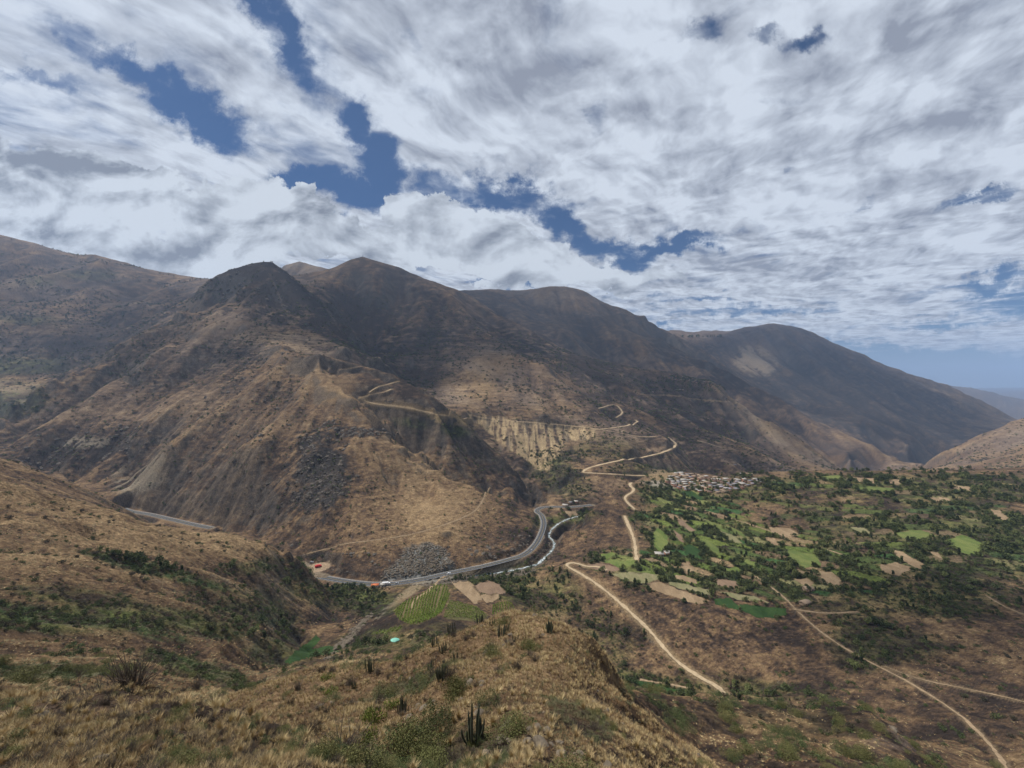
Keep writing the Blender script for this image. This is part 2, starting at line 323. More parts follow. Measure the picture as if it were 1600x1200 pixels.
# flatness of cultivated and riverside ground (places, by distance and bearing)
flat = np.zeros_like(H)
def fblob(cx, cy, rx, ry, z0, z1, w=1.0, ang=0.0):
    a = R(ang); dx = PXG - cx; dy = PYG - cy
    ex = (dx * math.cos(a) + dy * math.sin(a)) / rx; ey = (-dx * math.sin(a) + dy * math.cos(a)) / ry
    zm = sstep(z0 * 0.93, z0 * 1.0, ZZ) * (1 - sstep(z1, z1 * 1.07, ZZ))
    return np.exp(-(ex * ex + ey * ey) ** 1.5) * zm * w
for b in [(1150,850,300,120,440,900),(1450,800,300,110,350,900),(700,925,140,40,380,600),(700,950,90,40,290,600),(1080,750,90,24,700,1000),(860,830,40,60,560,900),(900,800,40,18,700,900),(640,605,110,34,860,1160),(560,590,60,30,850,1100),(395,425,85,26,1560,1900),(567,410,60,20,2450,2750)]:
    flat = np.maximum(flat, fblob(*b))
# erosion: branching gullies that run down the local slope
ERO = np.zeros_like(H); egx = gx.copy(); egy = gy.copy(); CRE = np.zeros_like(H)
def erode(lam, amp):
    global ERO, CRE
    r0 = np.searchsorted(ZR, lam * 0.8); r1 = np.searchsorted(ZR, lam / 0.010)
    if lam > 100: r0 = np.searchsorted(ZR, 480)
    if r1 - r0 < 4: return
    s = slice(r0, r1)
    x = (X[s] / lam).astype(np.float32); y = (ZZ[s] / lam).astype(np.float32)
    dxr = egy[s].astype(np.float32); dyr = -egx[s].astype(np.float32)
    m = np.sqrt(dxr ** 2 + dyr ** 2) + 1e-6
    f = np.minimum(m, 0.9) / m * 1.25; dxr = dxr * f; dyr = dyr * f
    xi = np.floor(x).astype(np.int32); yi = np.floor(y).astype(np.int32); fx = x - xi; fy = y - yi
    vs = 0; vc = 0; ws = 0
    for i in (-1, 0, 1, 2):
        for j in (-1, 0, 1, 2):
            k = _h(xi + i, yi + j); k2 = _h(xi + i + 91, yi + j + 37)
            ox = i + HR[k] * 0.7 - 0.35; oy = j + HR[k2] * 0.7 - 0.35
            px_ = fx - ox; py_ = fy - oy
            w_ = np.exp(-(px_ * px_ + py_ * py_) * 2.0)
            ph = (px_ * dxr + py_ * dyr) * (2 * np.pi)
            vs = vs + np.cos(ph) * w_; vc = vc + np.sin(ph) * w_; ws = ws + w_
    val = vs / ws; sn = vc / ws
    st = np.minimum(SL0[s] * 1.6, 1.0)
    fade = sstep(lam * 0.8, lam * 2.2, ZZ[s]) * (1 - sstep(lam / 0.018, lam / 0.011, ZZ[s])) * (1 - 0.85 * flat[s])
    if lam > 100: fade = fade * sstep(520, 900, ZZ[s])
    A = amp * lam * st * fade
    ERO[s] += A * (val - 0.3)
    CRE[s] += val * fade * st
    # slope of this octave steers the next, finer one
    egx[s] += -sn * dxr * 0 + (-sn) * (egy[s]) * amp * 5.0 * fade
    egy[s] += (-sn) * (-egx[s]) * amp * 5.0 * fade
for lam, amp in ((520, .075), (260, .09), (120, .088), (58, .082), (27, .08), (13, .07), (6, .06), (2.8, .05), (1.3, .045)):
    erode(lam, amp)
def nband(lam, octs, amp, lo, hi, seed):
    """fractal relief with wavelength lam, active where it can be resolved and where it will not move the surveyed shape"""
    global H
    r0, r1 = np.searchsorted(ZR, lo), np.searchsorted(ZR, hi); s = slice(r0, r1)
    f = sstep(lo, lo * 1.6, ZZ[s]) * (1 - sstep(hi * 0.75, hi, ZZ[s]))
    H[s] += amp * fbm(X[s], ZZ[s], lam, octs, 0.5, seed) * f * (1 - 0.8 * flat[s])
H += ERO
nband(90, 5, 7.0, 500, 26001, 3.1); nband(30, 4, 2.0, 200, 3000, 8.8); nband(11, 4, 0.8, 50, 1300, 1.7); nband(3.0, 4, 0.22, 8, 300, 5.2); nband(600, 6, 60, 3000, 26001, 2.2)
print('terrain noise', time.time() - T0)

# ------------------------------------------------------------------ reading the ground
LZR = np.log(ZR)
def ground(x, z):
    """ground height at x (right) and z (ahead)"""
    x = np.asarray(x, dtype=np.float64); z = np.asarray(z, dtype=np.float64)
    cf = (x / z + UMAX) / (2 * UMAX) * (NU - 1); rf = np.interp(z, ZR, np.arange(NR))
    c = np.clip(np.floor(cf).astype(int), 0, NU - 2); r = np.clip(np.floor(rf).astype(int), 0, NR - 2)
    a = np.clip(cf - c, 0, 1); b = np.clip(rf - r, 0, 1)
    return (H[r, c] * (1 - a) + H[r, c + 1] * a) * (1 - b) + (H[r + 1, c] * (1 - a) + H[r + 1, c + 1] * a) * b
def hit(px, py, zmin=0.0, zmax=1e9):
    """the place on the ground that lies in a surveyed direction; returns (x, z, h)"""
    u = (px - CX) / FPX; vt = (CY - py) / FPX
    cf = (u + UMAX) / (2 * UMAX) * (NU - 1); c = int(min(max(cf, 0), NU - 2)); a = cf - c
    hh = H[:, c] * (1 - a) + H[:, c + 1] * a; v = hh / ZR
    ok = np.nonzero((v >= vt) & (ZR > zmin))[0]
    if len(ok) == 0 or ZR[ok[0]] > zmax:
        sel = (ZR > zmin) & (ZR < zmax); k = np.argmin(np.where(sel, np.abs(v - vt), 1e9)); z = ZR[k]; return u * z, z, hh[k]
    k = ok[0]
    if k > 0 and v[k - 1] < vt:
        t = (vt - v[k - 1]) / (v[k] - v[k - 1]); z = ZR[k - 1] + (ZR[k] - ZR[k - 1]) * t; h = hh[k - 1] + (hh[k] - hh[k - 1]) * t
    else: z = ZR[k]; h = hh[k]
    return u * z, z, h
def resample(P, step):
    P = np.asarray(P, float); d = np.concatenate([[0], np.cumsum(np.hypot(*(np.diff(P[:, :2], axis=0).T)))])
    n = max(3, int(d[-1] / step)); t = np.linspace(0, d[-1], n)
    return np.stack([np.interp(t, d, P[:, k]) for k in range(P.shape[1])], 1)
def smooth1(P, n):
    P = P.copy()
    for _ in range(n): P[1:-1] = (P[:-2] + P[1:-1] * 2 + P[2:]) / 4
    return P
def spline(P, k=8):
    P = np.asarray(P, float); n = len(P); out = []
    for i in range(n - 1):
        p0, p1, p2, p3 = P[max(i - 1, 0)], P[i], P[i + 1], P[min(i + 2, n - 1)]
        for j in range(k):
            t = j / k; out.append(p1 + 0.5 * t * (p2 - p0 + t * (2 * p0 - 5 * p1 + 4 * p2 - p3 + t * (3 * (p1 - p2) + p3 - p0))))
    out.append(P[-1]); return np.array(out)
def carve(P, w, feather, dz=0.0):
    """level the ground to the road bed P (x, z, h) over half-width w, blending out over feather metres"""
    best = {}
    x0, x1 = P[:, 0].min() - w - feather, P[:, 0].max() + w + feather; z0, z1 = P[:, 1].min() - w - feather, P[:, 1].max() + w + feather
    r0, r1 = np.searchsorted(ZR, z0), np.searchsorted(ZR, z1)
    if r1 <= r0: return
    umin = min(x0 / z0, x0 / z1); umax = max(x1 / z0, x1 / z1)
    c0 = max(0, int((umin + UMAX) / (2 * UMAX) * (NU - 1))); c1 = min(NU, int((umax + UMAX) / (2 * UMAX) * (NU - 1)) + 2)
    s = (slice(r0, r1), slice(c0, c1)); D = np.full((r1 - r0, c1 - c0), 1e9); T = np.zeros_like(D)
    for a, b in zip(P[:-1], P[1:]):
        m = w + feather
        q0, q1 = np.searchsorted(ZR[r0:r1], min(a[1], b[1]) - m), np.searchsorted(ZR[r0:r1], max(a[1], b[1]) + m)
        if q1 <= q0: continue
        zlo = max(1.0, min(a[1], b[1]) - m); zhi = max(a[1], b[1]) + m; xl = min(a[0], b[0]) - m; xh = max(a[0], b[0]) + m
        k0 = max(0, int((min(xl / zlo, xl / zhi) + UMAX) / (2 * UMAX) * (NU - 1)) - c0); k1 = min(c1 - c0, int((max(xh / zlo, xh / zhi) + UMAX) / (2 * UMAX) * (NU - 1)) + 2 - c0)
        if k1 <= k0: continue
        xs = X[r0 + q0:r0 + q1, c0 + k0:c0 + k1]; zs = ZZ[r0 + q0:r0 + q1, c0 + k0:c0 + k1]
        dx, dz_ = b[0] - a[0], b[1] - a[1]; L2 = dx * dx + dz_ * dz_ + 1e-9
        t = np.clip(((xs - a[0]) * dx + (zs - a[1]) * dz_) / L2, 0, 1)
        d = np.hypot(xs - a[0] - t * dx, zs - a[1] - t * dz_); hh = a[2] + (b[2] - a[2]) * t
        sub = D[q0:q1, k0:k1]; ts = T[q0:q1, k0:k1]; m_ = d < sub; sub[m_] = d[m_]; ts[m_] = hh[m_]
    wgt = 1 - sstep(w, w + feather, D); wgt[D > 1e8] = 0
    H[s] = H[s] * (1 - wgt) + (T + dz) * wgt
    return s, D
ROADD = {}
def lay(kind, P, w, feather, dz=0.0):
    s, D = carve(P, w, feather, dz)
    A = ROADD.setdefault(kind, np.full(H.shape, 1e9, np.float32)); A[s] = np.minimum(A[s], D)

def world_line(pxs, zmin=0, zmax=1e9, sm=10, step=3.0):
    P = np.array([hit(x, y, zmin, zmax) for x, y in spline(pxs, 6)])
    P[:, :2] = smooth1(P[:, :2], 2); P = resample(P, step); P[:, 2] = smooth1(P[:, 2:3], sm)[:, 0]
    return P
def level_line(pxs, hf, step=4.0):
    Q_ = spline(pxs, 6); P = []
    for x, y in Q_:
        h = hf(x) if callable(hf) else hf; z = h / ((CY - y) / FPX); P.append(((x - CX) / FPX * z, z, h))
    return resample(np.array(P), step)
roads = {}
roads['highway_a'] = level_line(HW, hroad); roads['highway_b'] = level_line(HW2, hroad)
river = level_line(RIV, -250.3)
for k in ('highway_a', 'highway_b'): lay('highway', roads[k], 8.0, 9.0, -0.25)
lay('river', river, 3.0, 10, -0.5)
LAYBY = level_line([(488,880),(500,888),(508,890)], lambda x: -240.2); carve(LAYBY, 13, 8, 0)
dirt = {
 'main': ([(948,891),(935,886),(918,885),(905,881),(893,879),(886,882),(890,887),(915,901),(950,926),(1000,970),(1030,1003),(1060,1036),(1100,1061),(1122,1073),(1137,1085)], 300, 560, 1.8),
 'nose': ([(995,876),(993,860),(990,840),(978,812),(976,806)], 480, 760, 2.1),
 'nose2': ([(992,796),(984,789),(977,780),(978,775),(986,770),(990,765),(984,757),(988,752)], 640, 900, 2.1),
 'zig1': ([(1130,700),(1090,688)], 900, 2300, 2.2),
 'zig2': ([(1044,683),(1050,688),(1056,694),(1048,702),(1020,711),(990,716),(960,721),(930,728),(918,732),(911,738),(925,739),(960,741),(1000,743),(1030,741)], 880, 1500, 3.2),
 'zig3': ([(925,672),(960,668),(985,664),(996,659),(992,656)], 1100, 1700, 3.0),
 'zig4': ([(963,652),(972,646),(970,640),(960,632),(935,638)], 1200, 1900, 2.6),
 'scar_road': ([(735,648),(770,655),(820,659),(870,663),(920,668),(950,673),(1000,682),(1025,682)], 1000, 1700, 3.2),
 'spur': ([(563,622),(578,629),(604,633),(640,637),(668,644),(690,648),(735,653)], 760, 1250, 1.8),
 'spur2': ([(533,577),(548,575),(571,571)], 800, 1150, 3.2),
 'spur3': ([(577,613),(590,604),(604,601),(621,596)], 760, 1150, 2.4),
 'spur4': ([(566,620),(583,615),(600,613),(611,608)], 760, 1150, 3.2),
 'village_two': ([(1002,616),(1050,618),(1100,625),(1150,630)], 1800, 2600, 2.6),
}
paths = {
 'a': ([(1180,900),(1215,925),(1240,948),(1262,970),(1300,1000),(1350,1030),(1400,1055),(1440,1078),(1490,1110),(1530,1145),(1560,1180),(1575,1205)], 120, 520, 1.2),
 'b': ([(1380,1040),(1440,1062),(1520,1078),(1600,1096),(1660,1105)], 150, 420, .7),
 'c': ([(1070,790),(1110,800),(1180,822),(1250,845),(1320,868)], 380, 900, 1.2),
 'd': ([(480,865),(540,850),(600,842),(650,833),(700,818),(740,800),(755,780),(765,762)], 480, 900, .9),
 'e': ([(1540,930),(1570,948),(1600,960)], 200, 500, 1.0),
 'f': ([(1240,952),(1290,958),(1340,956)], 250, 500, 1.0),
 'farm': ([(695,900),(680,912),(668,925),(650,935),(643,950)], 350, 620, 2.2),
 'gorge': ([(1000,1062),(1040,1068),(1075,1075)], 200, 400, 1.4),
}
for k, (p, z0, z1, w) in dirt.items():
    roads[k] = world_line(p, z0, z1, 14, 3.0)
    lay('dirt', roads[k], w + 0.6, w * 2.0, -0.15)
for k, (p, z0, z1, w) in paths.items(): roads[k] = world_line(p, z0, z1, 8, 2.5); lay('path', roads[k], w + 0.3, w * 1.2, -0.1)
gx, gy = grads(H); SL = np.hypot(gx, gy)
NZ = 1 / np.sqrt(1 + SL ** 2)
print('carve', time.time() - T0)

# ------------------------------------------------------------------ ground colour per vertex: soil, rock and plants, with some light and shade painted in
VV = H / ZZ
PXG = CX + FPX * UR[None] + 0 * ZZ; PYG = CY - FPX * VV
CM = np.maximum.accumulate(VV, 0); VIS = VV >= CM - 0.004
def blob2(b):
    cx, cy, rx, ry, ang, z0, z1 = b[:7]
    a = R(ang); dx = PXG - cx; dy = PYG - cy
    ex = (dx * math.cos(a) + dy * math.sin(a)) / rx; ey = (-dx * math.sin(a) + dy * math.cos(a)) / ry
    r0, r1 = np.searchsorted(ZR, z0 * .93), np.searchsorted(ZR, z1 * 1.07)
    out = np.zeros_like(H); s = slice(r0, r1)
    q = ex[s] ** 2 + ey[s] ** 2 + WOB[s]
    zm = sstep(z0 * 0.94, z0, ZZ[s]) * (1 - sstep(z1, z1 * 1.06, ZZ[s]))
    out[s] = (1 - sstep(0.3, 1.7, q)) * zm; return out
def mfbm(lam, octs, seed, rough=0.5, rmin=0.0):
    """noise field, only where its wavelength can be resolved"""
    r0 = 0; r1 = np.searchsorted(ZR, lam / 0.006)
    out = np.zeros(H.shape, np.float32); s = slice(r0, r1)
    if r1 > r0: out[s] = fbm(X[s], ZZ[s] + 0.6 * H[s], lam, octs, rough, seed) * (1 - sstep(lam / 0.009, lam / 0.006, ZZ[s]))
    return out
nG = mfbm(700, 4, 1.3); nA = mfbm(190, 4, 4.4); nB = mfbm(48, 4, 6.6); nC = mfbm(12, 4, 7.1, 0.6); nD = mfbm(3.2, 4, 2.9, 0.6); nM = mfbm(5.5, 3, 17.7, .6); nE = mfbm(0.9, 3, 12.2, 0.6)
WOB = 1.5 * nB + 1.0 * nA * (ZZ > 900) + 0.9 * nC
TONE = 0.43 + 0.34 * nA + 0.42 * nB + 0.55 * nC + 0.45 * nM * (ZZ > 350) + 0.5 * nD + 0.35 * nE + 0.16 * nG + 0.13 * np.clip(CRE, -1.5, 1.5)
TONES = [  # some blobs paint sunlit ridges, shaded flanks and cloud shade into the colour
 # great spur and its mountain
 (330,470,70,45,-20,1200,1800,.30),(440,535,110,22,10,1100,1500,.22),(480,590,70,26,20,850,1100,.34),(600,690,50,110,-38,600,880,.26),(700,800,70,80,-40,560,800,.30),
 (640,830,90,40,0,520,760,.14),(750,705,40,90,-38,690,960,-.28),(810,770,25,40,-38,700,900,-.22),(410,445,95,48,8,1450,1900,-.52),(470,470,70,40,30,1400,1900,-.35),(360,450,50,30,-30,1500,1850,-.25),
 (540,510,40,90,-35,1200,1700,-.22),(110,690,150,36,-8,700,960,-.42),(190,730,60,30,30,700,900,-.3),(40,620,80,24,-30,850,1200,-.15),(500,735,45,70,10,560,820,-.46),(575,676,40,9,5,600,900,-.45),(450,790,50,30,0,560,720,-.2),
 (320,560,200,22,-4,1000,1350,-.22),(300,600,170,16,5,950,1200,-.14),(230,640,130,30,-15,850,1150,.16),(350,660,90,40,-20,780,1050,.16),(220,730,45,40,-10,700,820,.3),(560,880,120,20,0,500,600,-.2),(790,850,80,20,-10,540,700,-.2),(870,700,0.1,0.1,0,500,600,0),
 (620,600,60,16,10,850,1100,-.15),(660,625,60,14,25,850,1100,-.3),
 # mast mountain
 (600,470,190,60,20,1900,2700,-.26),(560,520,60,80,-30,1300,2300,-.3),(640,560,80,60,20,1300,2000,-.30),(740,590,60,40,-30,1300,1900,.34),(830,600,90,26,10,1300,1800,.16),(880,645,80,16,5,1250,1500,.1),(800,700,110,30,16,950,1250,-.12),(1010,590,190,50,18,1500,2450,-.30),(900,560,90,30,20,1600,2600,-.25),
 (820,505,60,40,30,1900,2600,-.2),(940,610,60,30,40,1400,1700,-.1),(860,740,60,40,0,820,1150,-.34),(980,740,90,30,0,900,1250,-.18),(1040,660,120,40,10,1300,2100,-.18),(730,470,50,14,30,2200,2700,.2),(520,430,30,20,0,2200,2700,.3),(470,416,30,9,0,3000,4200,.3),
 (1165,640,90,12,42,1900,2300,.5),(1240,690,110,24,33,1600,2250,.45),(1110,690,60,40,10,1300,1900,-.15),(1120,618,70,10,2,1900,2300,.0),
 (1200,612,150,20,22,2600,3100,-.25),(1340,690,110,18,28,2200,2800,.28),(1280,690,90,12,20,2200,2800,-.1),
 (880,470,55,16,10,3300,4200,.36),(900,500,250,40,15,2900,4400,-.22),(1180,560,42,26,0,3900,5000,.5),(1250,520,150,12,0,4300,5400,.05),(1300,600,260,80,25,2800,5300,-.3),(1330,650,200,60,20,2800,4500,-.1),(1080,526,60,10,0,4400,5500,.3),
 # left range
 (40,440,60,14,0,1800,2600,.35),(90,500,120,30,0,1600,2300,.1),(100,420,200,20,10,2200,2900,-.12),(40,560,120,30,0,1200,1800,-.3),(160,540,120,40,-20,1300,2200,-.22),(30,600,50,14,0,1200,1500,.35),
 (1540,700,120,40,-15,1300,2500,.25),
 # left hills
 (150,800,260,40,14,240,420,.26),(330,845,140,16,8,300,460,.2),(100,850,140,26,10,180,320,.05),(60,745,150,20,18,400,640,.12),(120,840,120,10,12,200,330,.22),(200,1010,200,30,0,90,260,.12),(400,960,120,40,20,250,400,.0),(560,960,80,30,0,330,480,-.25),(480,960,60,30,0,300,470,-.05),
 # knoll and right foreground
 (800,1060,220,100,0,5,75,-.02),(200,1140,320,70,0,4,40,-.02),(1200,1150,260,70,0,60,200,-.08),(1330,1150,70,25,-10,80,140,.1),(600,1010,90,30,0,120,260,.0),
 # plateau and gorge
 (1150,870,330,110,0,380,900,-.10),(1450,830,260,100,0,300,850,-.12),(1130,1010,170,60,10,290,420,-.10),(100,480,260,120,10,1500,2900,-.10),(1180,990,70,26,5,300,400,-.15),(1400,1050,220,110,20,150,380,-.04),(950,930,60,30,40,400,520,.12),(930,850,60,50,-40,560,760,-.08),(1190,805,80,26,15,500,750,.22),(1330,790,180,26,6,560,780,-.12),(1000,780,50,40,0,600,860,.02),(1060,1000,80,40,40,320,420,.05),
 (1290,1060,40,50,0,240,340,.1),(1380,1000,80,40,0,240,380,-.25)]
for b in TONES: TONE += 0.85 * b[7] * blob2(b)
nT = fbm(X, H * 11.0, 55, 4, .6, 9.0).astype(np.float32); tmT = sstep(500, 900, ZZ) * (1 - sstep(3800, 5000, ZZ)) * np.clip(0.6 + 1.6 * mfbm(300, 3, 19.0), 0.1, 1.2)
TONE += 0.55 * nT * tmT
nT2 = fbm(X, H * 9.0, 18, 4, .6, 29.0).astype(np.float32); TONE += 0.30 * nT2 * sstep(90, 200, ZZ) * (1 - sstep(1000, 1400, ZZ)) * (1 - flat)
# terraced slopes: old field edges follow the contour
terr = np.sin(2 * np.pi * (H + 16 * nA + 4 * nB) / 12.5); tm = sstep(820, 1100, ZZ) * (1 - sstep(2600, 3300, ZZ)) * np.clip(0.55 + 1.3 * nG, 0.1, 1)
TONE -= 0.22 * sstep(0.45, 0.95, terr) * tm
terr2 = np.sin(2 * np.pi * (H + 5 * nB + 1.5 * nC) / 4.2); tm2 = sstep(80, 120, ZZ) * (1 - sstep(700, 900, ZZ)) * np.clip(0.3 + 1.5 * nA, 0, 1) * (ZZ * 0 + 1)
TONE -= 0.10 * sstep(0.3, 0.95, terr2) * tm2
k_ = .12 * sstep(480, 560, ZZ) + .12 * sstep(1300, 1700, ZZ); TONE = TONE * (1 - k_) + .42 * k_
TONE = TONE - .15 * blob2((520,1085,60,36,30,30,62)) + .10 * blob2((200,830,330,90,10,180,460)) + .16 * blob2((800,1060,230,110,0,14,75)) - .14 * blob2((1230,1150,300,90,0,60,210)) - .10 * blob2((1450,1040,240,110,20,140,340))  # first term darkens the knoll's left hollow: dark scrub plus painted shade
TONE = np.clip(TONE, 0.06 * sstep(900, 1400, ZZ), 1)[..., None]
def ramp(t, stops):
    out = np.zeros(t.shape[:2] + (3,), np.float32)
    ks = [s[0] for s in stops]
    for i in range(3): out[..., i] = np.interp(t[..., 0], ks, [s[1][i] for s in stops])
    return out
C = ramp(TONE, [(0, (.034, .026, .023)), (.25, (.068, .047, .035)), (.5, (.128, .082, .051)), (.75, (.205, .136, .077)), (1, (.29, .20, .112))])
def tint(mask, col, w=1.0):
    global C
    m = np.clip(mask * w, 0, 1)[..., None]; C = C * (1 - m) + np.array(col, np.float32) * m
# violet-brown of leafless scrub on the far slopes
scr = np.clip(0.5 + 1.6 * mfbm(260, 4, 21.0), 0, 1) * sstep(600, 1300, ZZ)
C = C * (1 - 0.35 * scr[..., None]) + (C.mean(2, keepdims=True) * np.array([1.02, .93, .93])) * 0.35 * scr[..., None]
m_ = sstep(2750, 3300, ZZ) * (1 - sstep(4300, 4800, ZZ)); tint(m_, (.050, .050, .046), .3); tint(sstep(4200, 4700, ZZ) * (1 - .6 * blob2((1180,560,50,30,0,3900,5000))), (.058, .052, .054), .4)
# steep rock
rock = sstep(0.9, 1.4, SL + 0.5 * nC + 0.25 * nB) * (ZZ > 240)
rc = np.stack([0.085 + 0.06 * nC, 0.078 + 0.055 * nC, 0.07 + 0.05 * nC], 2)
C = C * (1 - 0.55 * rock[..., None]) + rc * 0.55 * rock[..., None]
GREEN = np.zeros_like(H)
GREENS = [(50,965,150,22,6,110,240,1.),(170,965,120,20,4,110,260,1.),(300,972,110,18,12,160,330,.8),(250,893,110,10,14,200,340,1.),(130,935,120,16,8,110,240,.6),(380,945,90,30,10,220,360,.42),(290,1040,70,14,15,90,200,.9),(350,1055,50,14,20,90,200,.7),
 (400,885,50,12,-8,300,420,.55),(440,1015,60,30,0,200,340,.5),(480,895,50,16,0,360,460,.6),(570,935,60,24,10,380,480,.95),(500,930,70,20,10,340,450,.5),(700,905,90,10,-8,440,620,.5),(760,900,90,18,-8,440,620,.8),(800,915,60,30,10,420,600,.8),(870,930,40,40,30,400,540,.6),(940,1010,50,50,35,320,450,.45),(1000,1070,120,20,12,280,360,.95),(1150,1075,120,20,5,260,330,.5),
 (880,812,50,10,-10,640,860,.9),(860,815,30,10,0,640,860,.8),(1090,820,100,70,35,480,800,1.),(1200,870,130,50,20,400,620,1.),(1100,885,140,36,0,430,620,.95),(1000,875,80,20,0,470,600,.6),(1300,880,170,54,10,360,620,.85),(1400,762,320,22,0,560,900,.8),(1480,830,240,60,10,350,700,.85),(1330,830,140,18,15,450,700,.4),(1250,770,120,14,0,600,850,.6),(1420,930,160,40,0,280,420,.65),(1350,1000,60,50,30,240,380,.5),(1180,780,40,20,0,600,850,.4),
 (950,700,60,20,0,1000,1300,.35),(1000,735,60,12,0,900,1200,.4),(880,745,50,30,30,820,1100,.5),(640,660,30,9,10,800,1100,.5),(715,675,24,8,10,850,1200,.8),(60,440,30,8,0,1800,2600,.5),(140,430,60,8,0,2000,2900,.4),(40,500,60,8,0,1500,2400,.5),(30,570,80,16,0,1200,1800,.5),(20,620,60,30,0,1000,1500,.5),
 (600,1000,80,22,0,130,330,.5),(680,985,60,14,0,200,340,.45),(1270,1130,200,36,0,80,170,.14),(700,1170,80,40,0,10,30,.35),(620,1080,90,16,-20,28,60,.3),(900,1120,60,20,30,18,40,.3),(560,1190,80,20,0,10,30,.4),(60,1050,140,14,0,50,110,.4),(1400,1010,80,30,0,240,380,.4)]
for b in GREENS: GREEN = np.maximum(GREEN, b[7] * blob2(b))
GREEN *= 1 - np.clip(.9 * blob2((1195,808,80,22,18,480,780)) + .75 * blob2((1340,792,170,16,6,540,760)) + .6 * blob2((1340,850,60,14,15,400,620)) + .5 * blob2((1410,905,60,14,15,350,480)), 0, 1)
gn = np.clip(0.72 + 1.5 * nC + 0.9 * nD + 0.5 * nB, 0, 1)
gcol = ramp(np.clip(0.5 + 1.2 * nB + 1.1 * nC, 0, 1)[..., None], [(0, (.020, .026, .013)), (.5, (.048, .064, .024)), (1, (.105, .135, .040))])
m = np.clip(GREEN * gn, 0, 1)[..., None] * .9; C = C * (1 - m) + gcol * m
for q_ in [(60,962,100,12,8,110,220,.9),(235,985,60,11,15,160,260,.7),(290,1037,60,11,20,90,190,.8),(250,893,105,8,14,200,340,.8),(420,960,50,14,10,240,380,.4)]: tint(blob2(q_) * sstep(-.3, .1, nC + nD), (.040, .078, .030), q_[7])
# patchwork of small terraced plots: long strips that follow the contour, hedged with scrub
PLOTM = np.zeros_like(H); BORD = np.zeros_like(H)
def plots(mask, la, lb, ang, seed):
    global C
    r0, r1 = np.searchsorted(ZR, 330), np.searchsorted(ZR, 900); s = slice(r0, r1)
    a = R(ang); xa = X[s] + 7 * nB[s] + 3 * nC[s]; za = ZZ[s] + 7 * nA[s] + 3 * nC[s]
    p = (xa * math.cos(a) + za * math.sin(a)) / la; q = (-xa * math.sin(a) + za * math.cos(a)) / lb
    pi_, qi = np.floor(p).astype(np.int32), np.floor(q).astype(np.int32); f1 = np.full(p.shape, 9.); f2 = f1.copy(); idm = np.zeros(p.shape, np.int32)
    for i in (-1, 0, 1):
        for j in (-1, 0, 1):
            k = _h(pi_ + i + seed, qi + j); k2 = _h(pi_ + i + seed + 50, qi + j + 9); d = np.hypot(p - pi_ - i - .15 - .7 * HR[k], q - qi - j - .15 - .7 * HR[k2])
            m_ = d < f1; f2 = np.where(m_, f1, np.minimum(f2, d)); idm = np.where(m_, k, idm); f1 = np.where(m_, d, f1)
    b_ = f2 - f1; pal = np.array([(.078,.105,.028),(.105,.13,.035),(.055,.078,.024),(.13,.14,.05),(.22,.155,.09),(.14,.095,.06),(.17,.155,.075),(.06,.082,.028),(.035,.075,.026),(.18,.13,.08)], np.float32)
    col = pal[idm % len(pal)] * (.85 + .3 * HR[idm])[..., None] * (1.18 + .5 * nM[s] + .4 * nC[s])[..., None]; bushy = (idm % 7 < 2)
    inside = sstep(.10, .2, b_); mk = mask[s] * inside * np.where(bushy, .35, 1.0)
    C[s] = C[s] * (1 - mk[..., None] * .92) + col * mk[..., None] * .92
    PLOTM[s] = np.maximum(PLOTM[s], mask[s] * inside * (~bushy)); BORD[s] = np.maximum(BORD[s], mask[s] * (1 - sstep(.1, .26, b_)))
PM = np.clip(np.maximum.reduce([blob2((1110,835,110,60,35,440,820)), blob2((1190,880,130,40,18,400,640)), blob2((1040,890,90,24,5,420,620)), .9 * blob2((1290,880,120,40,10,380,600))]) * 1.6, 0, 1)
plots(PM, 44, 15, -57, 3)
PM2 = .8 * np.clip(np.maximum(blob2((1450,830,220,50,12,380,700)), blob2((1400,775,280,22,2,560,860))) * 1.4, 0, 1) * sstep(-.1, .12, mfbm(60, 3, 77.)) * .85
plots(PM2, 52, 26, -35, 120)
# bare earth, scree, rock faces, and one painted sunlit patch
def bare_or_lit(b, col, w=1.0, thr=(-.1, .25), nn=None):
    n = (nC + 0.7 * nB + 0.5 * np.clip(CRE, -1, 1)) if nn is None else nn
    tint(blob2(b) * sstep(thr[0], thr[1], n + 0.25), col, w)
def inpoly(px, py, poly):
    n = len(poly); c = np.zeros(px.shape, bool); j = n - 1
    for i in range(n):
        xi, yi = poly[i]; xj, yj = poly[j]
        c ^= ((yi > py) != (yj > py)) & (px < (xj - xi) * (py - yi) / (yj - yi + 1e-12) + xi); j = i
    return c
def region_mask(poly, z0, z1, jx=8.0, jy=8.0, soft=1):
    out = np.zeros(H.shape, np.float32); r0, r1 = np.searchsorted(ZR, z0), np.searchsorted(ZR, z1); s = slice(r0, r1)
    out[s] = inpoly(PXG[s] + jx * nB[s] + jx * nC[s], PYG[s] + jy * nC[s], poly); return blur(out, soft)
stk = fbm(X, H * .12 + ZZ * .05, 9.0, 4, .6, 41.).astype(np.float32); stk2 = fbm(X, H * .2, 30.0, 3, .6, 47.).astype(np.float32)
sm_ = region_mask([(732,646),(800,655),(870,663),(932,669),(926,684),(884,690),(868,716),(852,738),(835,724),(815,713),(795,702),(768,678),(745,661)], 950, 1420, 14, 10, 2)
tint(sm_ * sstep(-.25, .1, stk + .6 * stk2), (.34, .25, .145), .9); tint(sm_ * sstep(.12, .4, stk), (.42, .315, .185), .8); tint(sm_ * sstep(.05, .4, -stk2), (.10, .085, .07), .7)
GREYF = region_mask([(590,908),(612,884),(628,866),(648,852),(668,849),(690,856),(702,872),(712,888),(690,896),(640,905)], 480, 640, 16, 12, 2)
